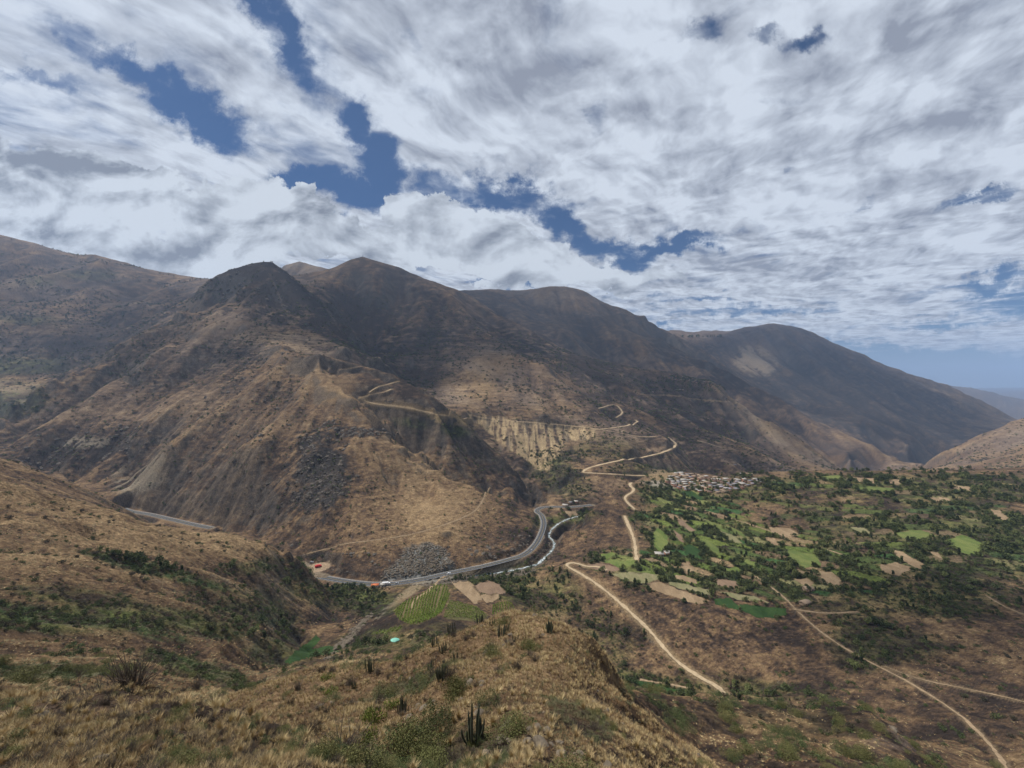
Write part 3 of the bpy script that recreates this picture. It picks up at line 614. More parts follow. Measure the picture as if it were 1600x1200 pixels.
rx = np.abs(fbm(X + .7 * H, H * .5 - .3 * X, 7.0, 4, .62, 51.)).astype(np.float32)
tint(GREYF, (.20, .20, .19), .9); tint(GREYF * (1 - sstep(0.03, .16, rx)), (.035, .036, .036), .85); tint(GREYF * sstep(.3, .5, rx), (.34, .34, .33), .6)
bare_or_lit((690,650,50,9,15,850,1150,1), (.28, .20, .10), .6); bare_or_lit((640,636,50,7,12,800,1100,1), (.30, .21, .12), .7)
veins = np.abs(mfbm(5.0, 4, 33.0, .65)); v2 = sstep(0.02, 0.2, veins)
gb = blob2((500,735,42,60,10,560,820)); tint(gb * v2, (.12, .115, .11), .5); tint(gb * (1 - v2), (.03, .03, .03), .5)
for b in [(215,735,40,30,0,680,830),(130,690,40,9,0,700,960),(200,760,26,14,0,650,830)]: bare_or_lit(b + (1,), (.26, .22, .165), .6)
bare_or_lit((20,605,50,9,0,1200,1600,1), (.24, .18, .12), .45, (.1, .5)); bare_or_lit((1180,565,30,22,0,3900,5000,1), (.26, .20, .14), .8)  # second call paints the sunlit patch on the third range
tint(blob2((1035,745,22,10,0,800,1000)) , (.26, .19, .11), .8); tint(blob2((1045,757,40,5,5,760,900)), (.30, .26, .21), .8)
# dry stream bed, river gravel
gk_ = sstep(-.15, .1, nC); tint(blob2((548,992,34,3,-45,260,420)) * gk_, (.20, .175, .14), .7); tint(blob2((600,955,30,3,-45,360,460)) * gk_, (.20, .175, .14), .6); VG = region_mask([(615,955),(624,968),(640,976),(658,973),(676,966),(690,958),(703,932),(697,914),(681,914),(660,928),(636,938)], 280, 490, 4, 3, 1); tint(VG, (.15, .125, .06), .9); tint(region_mask([(702,938),(745,948),(764,962),(745,972),(696,966)], 280, 480, 4, 3, 1), (.12, .11, .05), .8); tint(region_mask([(577,992),(583,986),(630,979),(622,987)], 200, 430, 2, 2, 1), (.09, .10, .035), .8); tint(blob2((640,925,36,6,-38,400,520)), (.25, .195, .125), .8)
for q_ in [(437,466,1.8,34,-22,1450,1900),(512,484,1.8,40,-32,1400,1900),(300,790,3,26,35,640,800)]: tint(blob2(q_) * sstep(-.3, .2, nC), (.22, .17, .13), .45); tint(blob2((740,900,80,7,-6,470,560)), (.25, .23, .20), .55)
tint(blob2((1395,1150,80,30,-8,75,150)) * sstep(-.25, .1, nC + nD), (.135, .10, .082), .8)
# verges of the roads
for k, w0, w1, col in (('highway', 5.2, 7.4, (.22, .175, .125)), ('dirt', 3.0, 6.0, (.24, .175, .105)), ('path', 0.9, 2.2, (.22, .16, .10)), ('river', 2.0, 5.5, (.125, .105, .08))):
    if k in ROADD: tint((1 - sstep(w0, w1, ROADD[k] + 2.2 * nC)), col, .8)
LB = np.hypot(X - LAYBY[len(LAYBY)//2, 0], ZZ - LAYBY[len(LAYBY)//2, 1]); tint(1 - sstep(13, 17, LB), (.34, .25, .17), .9)
C = np.clip(C, 0.008, 0.6)
print('paint', time.time() - T0)

# ------------------------------------------------------------------ materials
MATS = {}
def newmat(name):
    m = bpy.data.materials.new(name); m.use_nodes = True; t = NT(m.node_tree)
    b = m.node_tree.nodes['Principled BSDF']; b.inputs['Roughness'].default_value = 0.95; b.inputs['Specular IOR Level'].default_value = 0.15
    MATS[name] = m; return m, t, b
def flatmat(name, col, rough=0.8, spec=0.2, var=0.0, scale=1.0, metal=0.0, hue=0.0):
    m, t, b = newmat(name); b.inputs['Roughness'].default_value = rough; b.inputs['Specular IOR Level'].default_value = spec; b.inputs['Metallic'].default_value = metal
    c = (*col, 1)
    if var:
        g = t.node('ShaderNodeNewGeometry').outputs['Position']; n = t.noise(g, scale, 4, .6)
        f = t.ss(n, .3, .7, 1 - var, 1 + var, 'LINEAR'); cc = t.mix(1.0, c, t.xyz(f, f, f), 'MULTIPLY'); t.l.new(cc, b.inputs[0])
    else: b.inputs[0].default_value = c
    return m
def ground_mat():
    m, t, b = newmat('hillside_ground')
    a = t.node('ShaderNodeAttribute', attribute_name='albedo').outputs['Color']
    p = t.node('ShaderNodeNewGeometry').outputs['Position']
    n1 = t.noise(p, 0.45, 6, .68); n2 = t.noise(p, 3.5, 5, .7)
    f = t.m('MULTIPLY', t.ss(n1, .32, .68, .5, 1.5, 'LINEAR'), t.ss(n2, .3, .7, .62, 1.38, 'LINEAR'))
    c = t.mix(1.0, a, t.xyz(f, f, t.m('MULTIPLY', f, .97)), 'MULTIPLY'); t.l.new(c, b.inputs[0])
    dist = t.ss(t.m('MULTIPLY', t.node('ShaderNodeSeparateXYZ').outputs[1], 1.0), 0, 1)
    bp = t.node('ShaderNodeBump'); bp.inputs['Strength'].default_value = 0.9; bp.inputs['Distance'].default_value = 3.5; t.l.new(n1, bp.inputs['Height'])
    bp2 = t.node('ShaderNodeBump'); bp2.inputs['Strength'].default_value = 0.6; bp2.inputs['Distance'].default_value = 0.25; t.l.new(n2, bp2.inputs['Height']); t.l.new(bp.outputs[0], bp2.inputs['Normal'])
    t.l.new(bp2.outputs[0], b.inputs['Normal']); b.inputs['Specular IOR Level'].default_value = 0.05
    return m
def raw_mesh(name, co, faces4, mat, smooth=False, col=None, k=4):
    me = bpy.data.meshes.new(name); co = np.asarray(co, np.float32).reshape(-1, 3); f = np.asarray(faces4, np.int32).reshape(-1)
    nf = len(f) // k
    me.vertices.add(len(co)); me.vertices.foreach_set('co', co.ravel()); me.loops.add(len(f)); me.loops.foreach_set('vertex_index', f)
    me.polygons.add(nf); me.polygons.foreach_set('loop_start', np.arange(0, nf * k, k, dtype=np.int32))
    if col is not None:
        at = me.color_attributes.new('albedo', 'FLOAT_COLOR', 'POINT'); c4 = np.ones((len(co), 4), np.float32); c4[:, :3] = np.asarray(col, np.float32).reshape(-1, 3); at.data.foreach_set('color', c4.ravel())
    me.update(calc_edges=True)
    if smooth: me.polygons.foreach_set('use_smooth', np.ones(nf, dtype=bool))
    if mat: me.materials.append(mat)
    return me
def link(name, me, parent=None, **props):
    o = bpy.data.objects.new(name, me); COL.objects.link(o)
    if parent: o.parent = parent
    for k, v in props.items():
        if v: o[k] = v
    return o
idx = np.arange(NR * NU, dtype=np.int32).reshape(NR, NU)
F = np.stack([idx[:-1, :-1], idx[:-1, 1:], idx[1:, 1:], idx[1:, :-1]], 2).reshape(-1)
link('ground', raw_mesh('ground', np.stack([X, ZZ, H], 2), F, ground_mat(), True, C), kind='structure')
del F
print('ground mesh', time.time() - T0)

# ------------------------------------------------------------------ roads, river, fields
def ribbon(name, P, hw, lift, mat, kind='structure', shift=0.0, jit=0.0, **kw):
    wv = 1 + .38 * (np.interp(np.arange(len(P)), np.arange(0, len(P) + 6, 3), np.random.RandomState(len(P) + 1).rand(len(range(0, len(P) + 6, 3)))) - .5) * 2 if jit else 1.0
    d = np.gradient(P[:, :2], axis=0); n = np.stack([d[:, 1], -d[:, 0]], 1); n /= np.linalg.norm(n, axis=1, keepdims=True) + 1e-9
    rs = np.random.RandomState(len(P)); rows_ = []
    for t in np.linspace(-1, 1, 5):
        off = shift + hw * wv * t + (jit * (rs.rand(len(P)) - .5) if abs(t) == 1 else 0)
        q = P[:, :2] + n * np.asarray(off).reshape(-1, 1)
        rows_.append(np.stack([q[:, 0], q[:, 1], P[:, 2] + lift], 1))
    co = np.stack(rows_, 1); n_ = len(P); ii = np.arange(n_ * 5).reshape(n_, 5)
    f = np.stack([ii[:-1, :-1], ii[:-1, 1:], ii[1:, 1:], ii[1:, :-1]], 2)
    return link(name, raw_mesh(name, co, f, mat, True), kind=kind, **kw)
M_asph = flatmat('asphalt', (.052, .054, .060), .85, .2, .15, .4); M_line = flatmat('road_paint', (.55, .55, .52), .7, .2); M_yel = flatmat('road_paint_yellow', (.5, .36, .06), .7, .2)
M_dirt = flatmat('dirt_road_surface', (.36, .275, .175), .95, .05, .22, .35); M_path = flatmat('path_surface', (.27, .195, .12), .95, .05, .3, .5); M_conc = flatmat('concrete', (.30, .29, .27), .9, .1, .2, .5)
def river_mat():
    m, t, b = newmat('river_water'); p = t.node('ShaderNodeNewGeometry').outputs['Position']
    n = t.noise(p, .35, 6, .7, 1.0); f = t.ss(n, .43, .60)
    t.l.new(t.mix(f, (.055, .08, .075, 1), (.56, .60, .60, 1)), b.inputs[0]); b.inputs['Roughness'].default_value = .35; b.inputs['Specular IOR Level'].default_value = .5; return m
for k in ('highway_a', 'highway_b'):
    P = roads[k]; P = resample(P, 2.5); P[:, 2] = smooth1(P[:, 2:3], 8)[:, 0]
    ribbon('highway', P, 4.4, 0.10, M_asph)
    for s in (-3.7, 3.7): ribbon('road_marking', P, 0.10, 0.16, M_line, shift=s)
    ribbon('road_marking', P, 0.09, 0.16, M_yel)
    ribbon('drain_kerb', P, 0.35, 0.22, M_conc, shift=-5.2)
river = resample(river, 3.0)
ribbon('river', river, 1.5, -0.1, river_mat(), jit=2.5)
for k, (p, z0, z1, w) in dirt.items(): ribbon('dirt_road', roads[k], w, 0.10, M_dirt, jit=w * .5)
for k, (p, z0, z1, w) in paths.items(): ribbon('footpath', roads[k], w * .7, 0.08, M_path, jit=w * .6)

FIELDM = np.zeros(H.shape, bool)
def field_mat(name, col, col2, sc=.12):
    m, t, b = newmat(name); p = t.node('ShaderNodeNewGeometry').outputs['Position']
    mp = t.node('ShaderNodeMapping'); t.l.new(p, mp.inputs[0]); mp.inputs[2].default_value = (0, 0, .5); mp.inputs[3].default_value = (1, .25, 1)
    n = t.noise(mp.outputs[0], sc, 5, .65); n2 = t.noise(p, 1.1, 4, .7)
    c = t.mix(t.ss(n, .35, .65), (*col, 1), (*col2, 1)); f = t.ss(n2, .3, .7, .6, 1.35, 'LINEAR'); t.l.new(t.mix(1.0, c, t.xyz(f, f, f), 'MULTIPLY'), b.inputs[0]); return m
FM = {'lime': field_mat('lime_crop', (.072, .102, .024), (.125, .145, .042)), 'emerald': field_mat('emerald_crop', (.016, .038, .010), (.028, .055, .014)), 'olive': field_mat('olive_stubble', (.14, .135, .065), (.19, .165, .09)),
      'tan': field_mat('bare_field_soil', (.175, .122, .072), (.25, .18, .108)), 'brown': field_mat('ploughed_soil', (.15, .10, .066), (.19, .13, .085)), 'grass': field_mat('pasture_grass', (.075, .10, .028), (.12, .135, .04))}
FIELDS = [('lime',[(937,880),(955,873),(985,877),(997,874),(990,882),(975,889),(952,885)],400,700),('lime',[(934,866),(960,863),(970,869),(948,875)],400,700),('brown',[(918,884),(938,877),(960,883),(974,890),(955,896),(925,889)],400,700),
 ('olive',[(955,898),(985,892),(1032,898),(1028,906),(1000,913),(978,908)],400,700),('tan',[(1008,911),(1030,909),(1060,920),(1100,935),(1105,943),(1085,944),(1050,932),(1015,921)],380,600),('olive',[(1040,907),(1075,913),(1115,923),(1110,931),(1070,922),(1045,914)],380,600),
 ('emerald',[(1113,936),(1140,933),(1152,943),(1165,950),(1150,953),(1118,946)],350,600),('emerald',[(1155,943),(1185,946),(1228,950),(1231,960),(1210,967),(1180,964),(1158,953)],350,600),('olive',[(1120,924),(1180,931),(1205,942),(1150,937)],380,600),
 ('lime',[(1018,832),(1030,824),(1046,838),(1045,856),(1028,862),(1020,850)],450,750),('emerald',[(1065,854),(1080,850),(1096,862),(1085,874),(1070,870)],430,750),('grass',[(1092,845),(1106,842),(1125,860),(1122,868),(1105,858)],430,750),('emerald',[(1060,768),(1080,766),(1100,778),(1097,783),(1075,776)],600,900),
 ('tan',[(1065,880),(1078,876),(1087,892),(1072,897),(1062,892)],400,700),('tan',[(1052,900),(1068,898),(1092,907),(1088,912),(1060,907)],400,700),('brown',[(1118,904),(1150,908),(1152,919),(1120,915)],400,700),('lime',[(1132,888),(1150,884),(1165,892),(1158,898),(1140,894)],400,700),('lime',[(1166,872),(1185,880),(1180,886),(1163,879)],400,700),
 ('grass',[(1230,858),(1275,866),(1284,885),(1255,888),(1232,875)],380,700),('tan',[(1240,905),(1262,903),(1275,912),(1258,917)],350,700),('tan',[(1275,893),(1300,892),(1316,905),(1312,921),(1290,912)],350,700),('tan',[(1380,855),(1410,862),(1446,882),(1440,893),(1410,877)],350,700),
 ('lime',[(1476,842),(1505,836),(1538,850),(1535,867),(1505,866),(1480,853)],350,700),('grass',[(1398,832),(1440,828),(1467,838),(1440,847),(1410,842)],380,700),('tan',[(1328,745),(1365,746),(1367,755),(1340,753)],550,900),('tan',[(1386,748),(1410,750),(1408,758),(1388,756)],550,900),('tan',[(1484,757),(1520,761),(1518,769),(1490,765)],500,900),
 ('olive',[(1325,822),(1350,824),(1362,835),(1340,833)],400,750),('tan',[(1200,823),(1235,825),(1250,835),(1225,839),(1203,833)],450,750),('tan',[(1188,838),(1210,840),(1221,854),(1205,853)],450,750),('tan',[(1440,860),(1465,862),(1480,876),(1460,869)],350,700),('tan',[(1548,797),(1565,798),(1582,815),(1560,812)],400,700),
 ('brown',[(1053,809),(1070,814),(1087,829),(1078,831),(1060,819)],500,800),('brown',[(1052,826),(1070,838),(1073,851),(1060,843)],500,800),('grass',[(1098,810),(1125,820),(1137,833),(1120,829)],450,800),('olive',[(1118,826),(1150,838),(1162,849),(1140,847)],450,800),('grass',[(1132,818),(1160,831),(1170,843),(1150,834)],450,800),('grass',[(1280,744),(1310,742),(1322,750),(1290,751)],600,900),
 ('tan',[(1376,882),(1400,878),(1430,888),(1405,900),(1378,895)],320,600),('brown',[(735,915),(765,907),(780,913),(790,925),(770,931),(745,925)],380,600),('tan',[(748,931),(775,925),(783,935),(760,943)],350,600),('tan',[(703,909),(733,906),(746,918),(754,938),(742,945),(720,926)],360,600),
 ('emerald',[(440,1036),(470,1010),(495,992),(502,1000),(487,1013),(525,1009),(531,1020),(490,1029),(450,1039)],180,400),('emerald',[(975,1058),(1010,1066),(1082,1082),(1040,1081),(1000,1073)],270,400),('tan',[(880,797),(906,797),(900,806),(888,809)],640,900),('lime',[(985,895),(1008,889),(1020,893),(1000,899)],420,650),('grass',[(1340,760),(1400,762),(1390,770),(1345,768)],500,900),('tan',[(1440,775),(1480,778),(1500,786),(1460,783)],480,800)]
fnames = {'lime': 'crop_field', 'emerald': 'crop_field', 'olive': 'stubble_field', 'tan': 'bare_field', 'brown': 'ploughed_field', 'grass': 'pasture'}
for typ, poly, z0, z1 in FIELDS:
    r0, r1 = np.searchsorted(ZR, z0), np.searchsorted(ZR, z1)
    xs = [p[0] for p in poly]; u0 = (min(xs) - CX) / FPX; u1 = (max(xs) - CX) / FPX
    c0 = int((u0 + UMAX) / (2 * UMAX) * (NU - 1)); c1 = int((u1 + UMAX) / (2 * UMAX) * (NU - 1)) + 2; s = (slice(r0, r1), slice(c0, c1))
    ins = inpoly(PXG[s] + 5 * nB[s] + 5 * nC[s], PYG[s] + 4 * nC[s], poly) & VIS[s]
    if ins.sum() < 12: print('empty field', typ, poly[0]); continue
    FIELDM[s] |= ins
    k = np.nonzero(ins[:-1, :-1] & ins[1:, :-1] & ins[:-1, 1:] & ins[1:, 1:]); k = (k[0] + r0, k[1] + c0)
    q = np.stack([idx[k], idx[k[0], k[1] + 1], idx[k[0] + 1, k[1] + 1], idx[k[0] + 1, k[1]]], 1)
    uq, inv = np.unique(q, return_inverse=True)
    co = np.stack([X.ravel()[uq], ZZ.ravel()[uq], H.ravel()[uq] + 0.10], 1)
    link(fnames[typ], raw_mesh('field', co, inv.reshape(-1, 4), FM[typ], True), kind='structure')
print('fields', time.time() - T0)

# ------------------------------------------------------------------ plants
rng = np.random.RandomState(5)
def leaf_mat(name, base, base2, sc=1.0, rough=.8):
    m, t, b = newmat(name)
    a = t.node('ShaderNodeAttribute', attribute_name='albedo').outputs['Color']
    r = t.node('ShaderNodeObjectInfo').outputs['Random']
    c = t.mix(t.m('POWER', r, 1.6), (*base, 1), (*base2, 1)); c = t.mix(1.0, c, a, 'MULTIPLY'); t.l.new(c, b.inputs[0]); b.inputs['Roughness'].default_value = rough
    return m
M_tree = leaf_mat('tree_leaves', (.034, .047, .019), (.125, .140, .050)); M_shrub = leaf_mat('shrub_leaves', (.054, .074, .026), (.098, .112, .046)); M_scrub = leaf_mat('dry_scrub', (.045, .042, .026), (.085, .066, .044))
M_lush = leaf_mat('bright_leaves', (.10, .13, .022), (.13, .15, .03)); M_oliv = leaf_mat('olive_leaves', (.085, .088, .030), (.125, .115, .045))
M_grassA = leaf_mat('straw_grass', (.36, .26, .13), (.52, .41, .22)); M_grassB = leaf_mat('rust_grass', (.17, .105, .052), (.25, .155, .075)); M_grassC = leaf_mat('grey_green_grass', (.10, .095, .05), (.16, .145, .075))
M_bark = flatmat('bark', (.085, .068, .05), .9, .1, .3, 3); M_cact = leaf_mat('cactus_skin', (.06, .068, .042), (.085, .088, .06)); M_twig = leaf_mat('twigs', (.075, .058, .045), (.12, .098, .078))
M_rock = flatmat('boulder_stone', (.125, .102, .076), .95, .1, .4, .8)
def quads(cen, size, rs, flatten=0.0, elong=1.0):
    n = len(cen); a = rs.normal(size=(n, 3)); a /= np.linalg.norm(a, axis=1, keepdims=True)
    b = rs.normal(size=(n, 3)); b -= (a * b).sum(1, keepdims=True) * a; b /= np.linalg.norm(b, axis=1, keepdims=True)
    s = (size * (0.6 + 0.8 * rs.rand(n)))[:, None]; a = a * s * elong; b = b * s
    v = np.stack([cen - a - b * .6, cen + a * .2 - b, cen + a + b * .5, cen - a * .3 + b], 1)
    return v
def crown_mesh(name, rs, lumps, n, size, mat, base=0.0):
    """leaf clumps spread through several overlapping lobes: lumps = [(x, y, z, rx, ry, rz), ...]"""
    cen = []; w = np.array([l[3] * l[4] * l[5] for l in lumps]) ** .67; w /= w.sum()
    tone = []
    for l, wi in zip(lumps, w):
        k = max(6, int(n * wi)); d = rs.normal(size=(k, 3)); d /= np.linalg.norm(d, axis=1, keepdims=True)
        r = (0.45 + 0.6 * rs.rand(k) ** .6)[:, None]; p = d * r * np.array(l[3:6]) + np.array(l[:3]); cen.append(p); tone.append(np.full(k, .8 + .5 * rs.rand()))
    cen = np.concatenate(cen); tone = np.concatenate(tone) * (.75 + .5 * rs.rand(len(cen))); keep = cen[:, 2] > base; cen = cen[keep]; tone = tone[keep]
    v = quads(cen, np.full(len(cen), size), rs); f = np.arange(len(cen) * 4)
    col = np.repeat(tone[:, None], 4, 0)[:, [0, 0, 0]]
    return raw_mesh(name, v, f, mat, False, col)
def tube(P, rad, k=6):
    """tapered tube through the points P with radii rad"""
    P = np.asarray(P, float); n = len(P); d = np.gradient(P, axis=0); d /= np.linalg.norm(d, axis=1, keepdims=True)
    up = np.array([.3, .9, .1]); a = np.cross(d, up); a /= np.linalg.norm(a, axis=1, keepdims=True); b = np.cross(d, a)
    th = np.arange(k) / k * 2 * np.pi
    v = P[:, None] + (a[:, None] * np.cos(th)[None, :, None] + b[:, None] * np.sin(th)[None, :, None]) * np.asarray(rad)[:, None, None]
    i = np.arange(n * k).reshape(n, k); j = np.roll(i, -1, 1)
    f = np.stack([i[:-1], j[:-1], j[1:], i[1:]], 2).reshape(-1, 4)
    return v.reshape(-1, 3), f
def join(parts):
    vs, fs, o = [], [], 0
    for v, f in parts: vs.append(v); fs.append(f + o); o += len(v)
    return np.concatenate(vs), np.concatenate(fs)
def tree_protos():
    out = []
    rs = np.random.RandomState(3)
    for k in range(7):
        tall = k in (2, 5); H_ = 1.0
        if tall: lumps = [(0.04 * rs.normal(), .04 * rs.normal(), .35 + .13 * i, .17 - .012 * i + .03 * rs.rand(), .16, .12) for i in range(5)]
        else: lumps = [(0.22 * rs.normal(), .22 * rs.normal(), .5 + .17 * rs.normal(), .24 + .12 * rs.rand(), .24 + .1 * rs.rand(), .2 + .08 * rs.rand()) for i in range(6)] + [(0, 0, .6, .32, .32, .28)]
        cr = crown_mesh('crown', rs, lumps, 330, .052, M_tree, .08)
        tr = [tube([(0, 0, -.15), (.01, .01, .2), (.02, -.01, .45), (0, .02, .75)], [.045, .035, .025, .01])]
        for q in range(4):
            a = rs.rand() * 6.28; z = .25 + .1 * q; tr.append(tube([(0, 0, z), (.12 * math.cos(a), .12 * math.sin(a), z + .12), (.24 * math.cos(a), .24 * math.sin(a), z + .26)], [.018, .012, .005], 4))
        v, f = join(tr); out.append((cr, raw_mesh('trunk', v, f, M_bark, True)))
    return out
TREES = tree_protos()
def shrub_proto(rs, mat, n=330, size=.046, name='shrub'):
    lumps = [(0.25 * rs.normal(), .25 * rs.normal(), .22 + .12 * rs.rand(), .28 + .15 * rs.rand(), .28 + .12 * rs.rand(), .22 + .14 * rs.rand()) for i in range(5)]
    return crown_mesh(name, rs, lumps, n, size, mat, -.1)
rs = np.random.RandomState(8)
SHRUB = [shrub_proto(rs, m_) for m_ in (M_shrub, M_shrub, M_scrub, M_shrub, M_scrub)]
DOTS = [shrub_proto(rs, m_, 45, .13) for m_ in (M_tree, M_tree, M_scrub, M_shrub)]
BUSHN = [shrub_proto(rs, m_, 3600, .0135, 'bush') for m_ in (M_oliv, M_shrub, M_oliv)] + [shrub_proto(rs, M_lush, 700, .032, 'bush')]
def twiggy(rs, n=130):
    parts = []
    for i in range(n):
        a = rs.rand() * 6.28; r = rs.rand() ** .6 * .5; t = .3 + .6 * rs.rand()
        p0 = np.array([.08 * rs.normal(), .08 * rs.normal(), 0]); p1 = p0 + np.array([math.cos(a) * r * .5, math.sin(a) * r * .5, t * .5]); p2 = p0 + np.array([math.cos(a) * r, math.sin(a) * r, t * .8]) + .06 * rs.normal(size=3)
        parts.append(tube([p0, p1, p2], [.008, .006, .003], 3))
    v, f = join(parts); return raw_mesh('dry bush', v, f, M_twig, False, np.repeat(.7 + .6 * rs.rand(len(v) // 9, 1), 9, 0)[:, [0, 0, 0]])
TWIG = [twiggy(rs) for _ in range(2)]
def tuft(rs, mat, nb=26, h=.5, spread=.28):
    v = []; c = []
    for i in range(nb):
        a = rs.rand() * 6.28; r0 = spread * .4 * rs.rand(); L = h * (.55 + .7 * rs.rand()); lean = spread * (.3 + 1.3 * rs.rand()); w = .009 + .007 * rs.rand()
        d = np.array([math.cos(a), math.sin(a), 0]); s = np.array([-d[1], d[0], 0]) * w
        p = [d * r0, d * (r0 + lean * .35) + [0, 0, L * .55], d * (r0 + lean) + [0, 0, L * .95]]
        k = .65 + .6 * rs.rand()
        v += [p[0] - s, p[0] + s, p[1] + s * .8, p[1] - s * .8, p[1] - s * .8, p[1] + s * .8, p[2] + s * .2, p[2] - s * .2]; c += [k] * 8
    return raw_mesh('tuft', np.array(v), np.arange(len(v)), mat, False, np.array(c)[:, None][:, [0, 0, 0]])
TUFT = [tuft(rs, M_grassA), tuft(rs, M_grassA, 30, .6, .2), tuft(rs, M_grassB, 26, .42, .3), tuft(rs, M_grassB, 22, .35, .35), tuft(rs, M_grassC, 24, .4, .3)]
# broad cushions of grass for slopes further off
TUFTF = [tuft(rs, m_, 16, .5, .5) for m_ in (M_grassA, M_grassB, M_grassC)]
for me in TUFTF:
    co = np.empty(len(me.vertices) * 3, np.float32); me.vertices.foreach_get('co', co); co = co.reshape(-1, 4, 3); mid = co.mean(1, keepdims=True); w = co - mid; w[..., :2] *= 4.0; me.vertices.foreach_set('co', (mid + w).ravel()); me.update()
def lumps_rock(rs):
    bm = bmesh.new(); bmesh.ops.create_icosphere(bm, subdivisions=3, radius=.5)
    ox = rs.rand() * 50
    for v in bm.verts:
        n = float(fbm(np.array([v.co.x * 1.0 + ox + v.co.z]), np.array([v.co.y + v.co.z * .7]), .55, 3)[0]); v.co *= 1 + .45 * n; v.co.z *= .7
    me = bpy.data.meshes.new('rock'); bm.to_mesh(me); bm.free(); me.materials.append(M_rock); return me
ROCKS = [lumps_rock(rs) for _ in range(4)]

def proto_coll(name, meshes):
    c = bpy.data.collections.new(name)
    for i, me in enumerate(meshes):
        o = bpy.data.objects.new('%s source %d' % (name, i), me); c.objects.link(o)
    return c
def instancer(name, coll, pos, rot, scl, kind, **props):
    me = bpy.data.meshes.new(name); me.vertices.add(len(pos)); me.vertices.foreach_set('co', np.asarray(pos, np.float32).ravel())
    for nm, typ, arr in (('rot', 'FLOAT_VECTOR', rot), ('scl', 'FLOAT_VECTOR', scl)):
        at = me.attributes.new(nm, typ, 'POINT'); at.data.foreach_set('vector', np.asarray(arr, np.float32).ravel())
    at = me.attributes.new('pick', 'INT', 'POINT'); at.data.foreach_set('value', np.asarray(kind, np.int32))
    o = link(name, me, None, kind='stuff', **props)
    ng = bpy.data.node_groups.new(name, 'GeometryNodeTree'); ng.interface.new_socket('Geometry', in_out='INPUT', socket_type='NodeSocketGeometry'); ng.interface.new_socket('Geometry', in_out='OUTPUT', socket_type='NodeSocketGeometry')
    N = ng.nodes; L = ng.links
    gi = N.new('NodeGroupInput'); go = N.new('NodeGroupOutput'); iop = N.new('GeometryNodeInstanceOnPoints'); ci = N.new('GeometryNodeCollectionInfo')
    ci.inputs[0].default_value = coll; ci.inputs['Separate Children'].default_value = True; ci.inputs['Reset Children'].default_value = True
    L.new(gi.outputs[0], iop.inputs['Points']); L.new(ci.outputs[0], iop.inputs['Instance']); iop.inputs['Pick Instance'].default_value = True
    def na(nm, typ):
        a = N.new('GeometryNodeInputNamedAttribute'); a.data_type = typ; a.inputs[0].default_value = nm; return a.outputs[0]
    L.new(na('pick', 'INT'), iop.inputs['Instance Index']); L.new(na('scl', 'FLOAT_VECTOR'), iop.inputs['Scale'])
    e2r = N.new('FunctionNodeEulerToRotation'); L.new(na('rot', 'FLOAT_VECTOR'), e2r.inputs[0]); L.new(e2r.outputs[0], iop.inputs['Rotation'])
    L.new(iop.outputs[0], go.inputs[0])
    md = o.modifiers.new('scatter', 'NODES'); md.node_group = ng; return o

ROADMASK = np.ones_like(H)
for k, w in (('highway', 10), ('dirt', 4.5), ('path', 1.6), ('river', 5)):
    if k in ROADD: ROADMASK *= sstep(w, w * 1.3, ROADD[k])
ROADMASK *= sstep(13, 15, LB)
VISW = (VV >= CM - np.where(ZZ < 95, 0.09, 0.02))
DU = UR[1] - UR[0]; CELLW = np.gradient(np.log(ZR))[:, None] + 0 * ZZ           # lattice cell in (bearing, log distance)
def scatter(W, n, seed, area='world'):
    """n places drawn with density W per square metre (world) or per unit of view (screen)"""
    w = W * CELLW * (ZZ ** 2 if area == 'world' else 1.0); w = w.ravel(); cs = np.cumsum(w, dtype=np.float64); r_ = np.random.RandomState(seed)
    k = np.searchsorted(cs, r_.rand(n) * cs[-1]); k = np.minimum(k, len(w) - 1); r = k // NU; c = k % NU
    u = UR[c] + (r_.rand(n) - .5) * DU; dz = np.gradient(ZR)[r]; z = ZR[r] + (r_.rand(n) - .5) * dz; x = u * z
    z = np.clip(z, ZR[0], ZR[-1] * .999)
    return x, z, ground(x, z), r, c
def clump(lam, seed, lo, hi): return sstep(lo, hi, mfbm(lam, 3, seed))
GV = np.clip(GREEN, 0, 1)
nf = ~FIELDM
inview = (np.abs(UR)[None] < 1.42) & VISW
CLR = 1.0
# --- trees of the plateau, the gorge and the riverside
hedge = np.zeros_like(H); fm = FIELDM.astype(np.float32)
fb = blur(fm, 3); hedge = ((fb > .06) & (fb < .5) & nf).astype(np.float32)
Wt = inview * nf * ROADMASK * (ZZ > 250) * (ZZ < 1100) * (GV ** 1.3 * (0.16 + 1.1 * clump(38, 41., -.12, .2)) + hedge * 2.0 * clump(14, 43., -.25, .05))
FBLK = blob2((485,1010,50,22,-25,180,400))
Wt = Wt * (1 - .93 * np.clip(PLOTM, 0, 1)) + inview * nf * ROADMASK * BORD * 1.6 * clump(16, 44., -.3, .1)
CLR = 1 - np.clip(FBLK * 3 + blob2((665,945,70,44,0,250,500)) * 2 + blob2((735,955,50,26,0,250,500)) * 2 + blob2((785,950,30,16,0,300,520)) * 2 + blob2((605,988,40,12,0,150,440)) * 2 + blob2((617,1005,30,20,0,140,260)) * 2, 0, 1)
Wt = Wt * CLR + .5 * inview * ROADMASK * (blob2((1150,1086,34,9,20,290,345)) + blob2((1085,1066,30,8,30,300,360)) * .5) + .16 * inview * nf * ROADMASK * (blob2((850,850,34,44,30,560,720)) + blob2((780,893,70,8,-8,500,580)) + blob2((905,798,40,9,0,720,900))) * clump(14, 45., -.1, .2)
nt = 9500
tx, tz, th, tr_, tc = scatter(Wt, nt, 21)
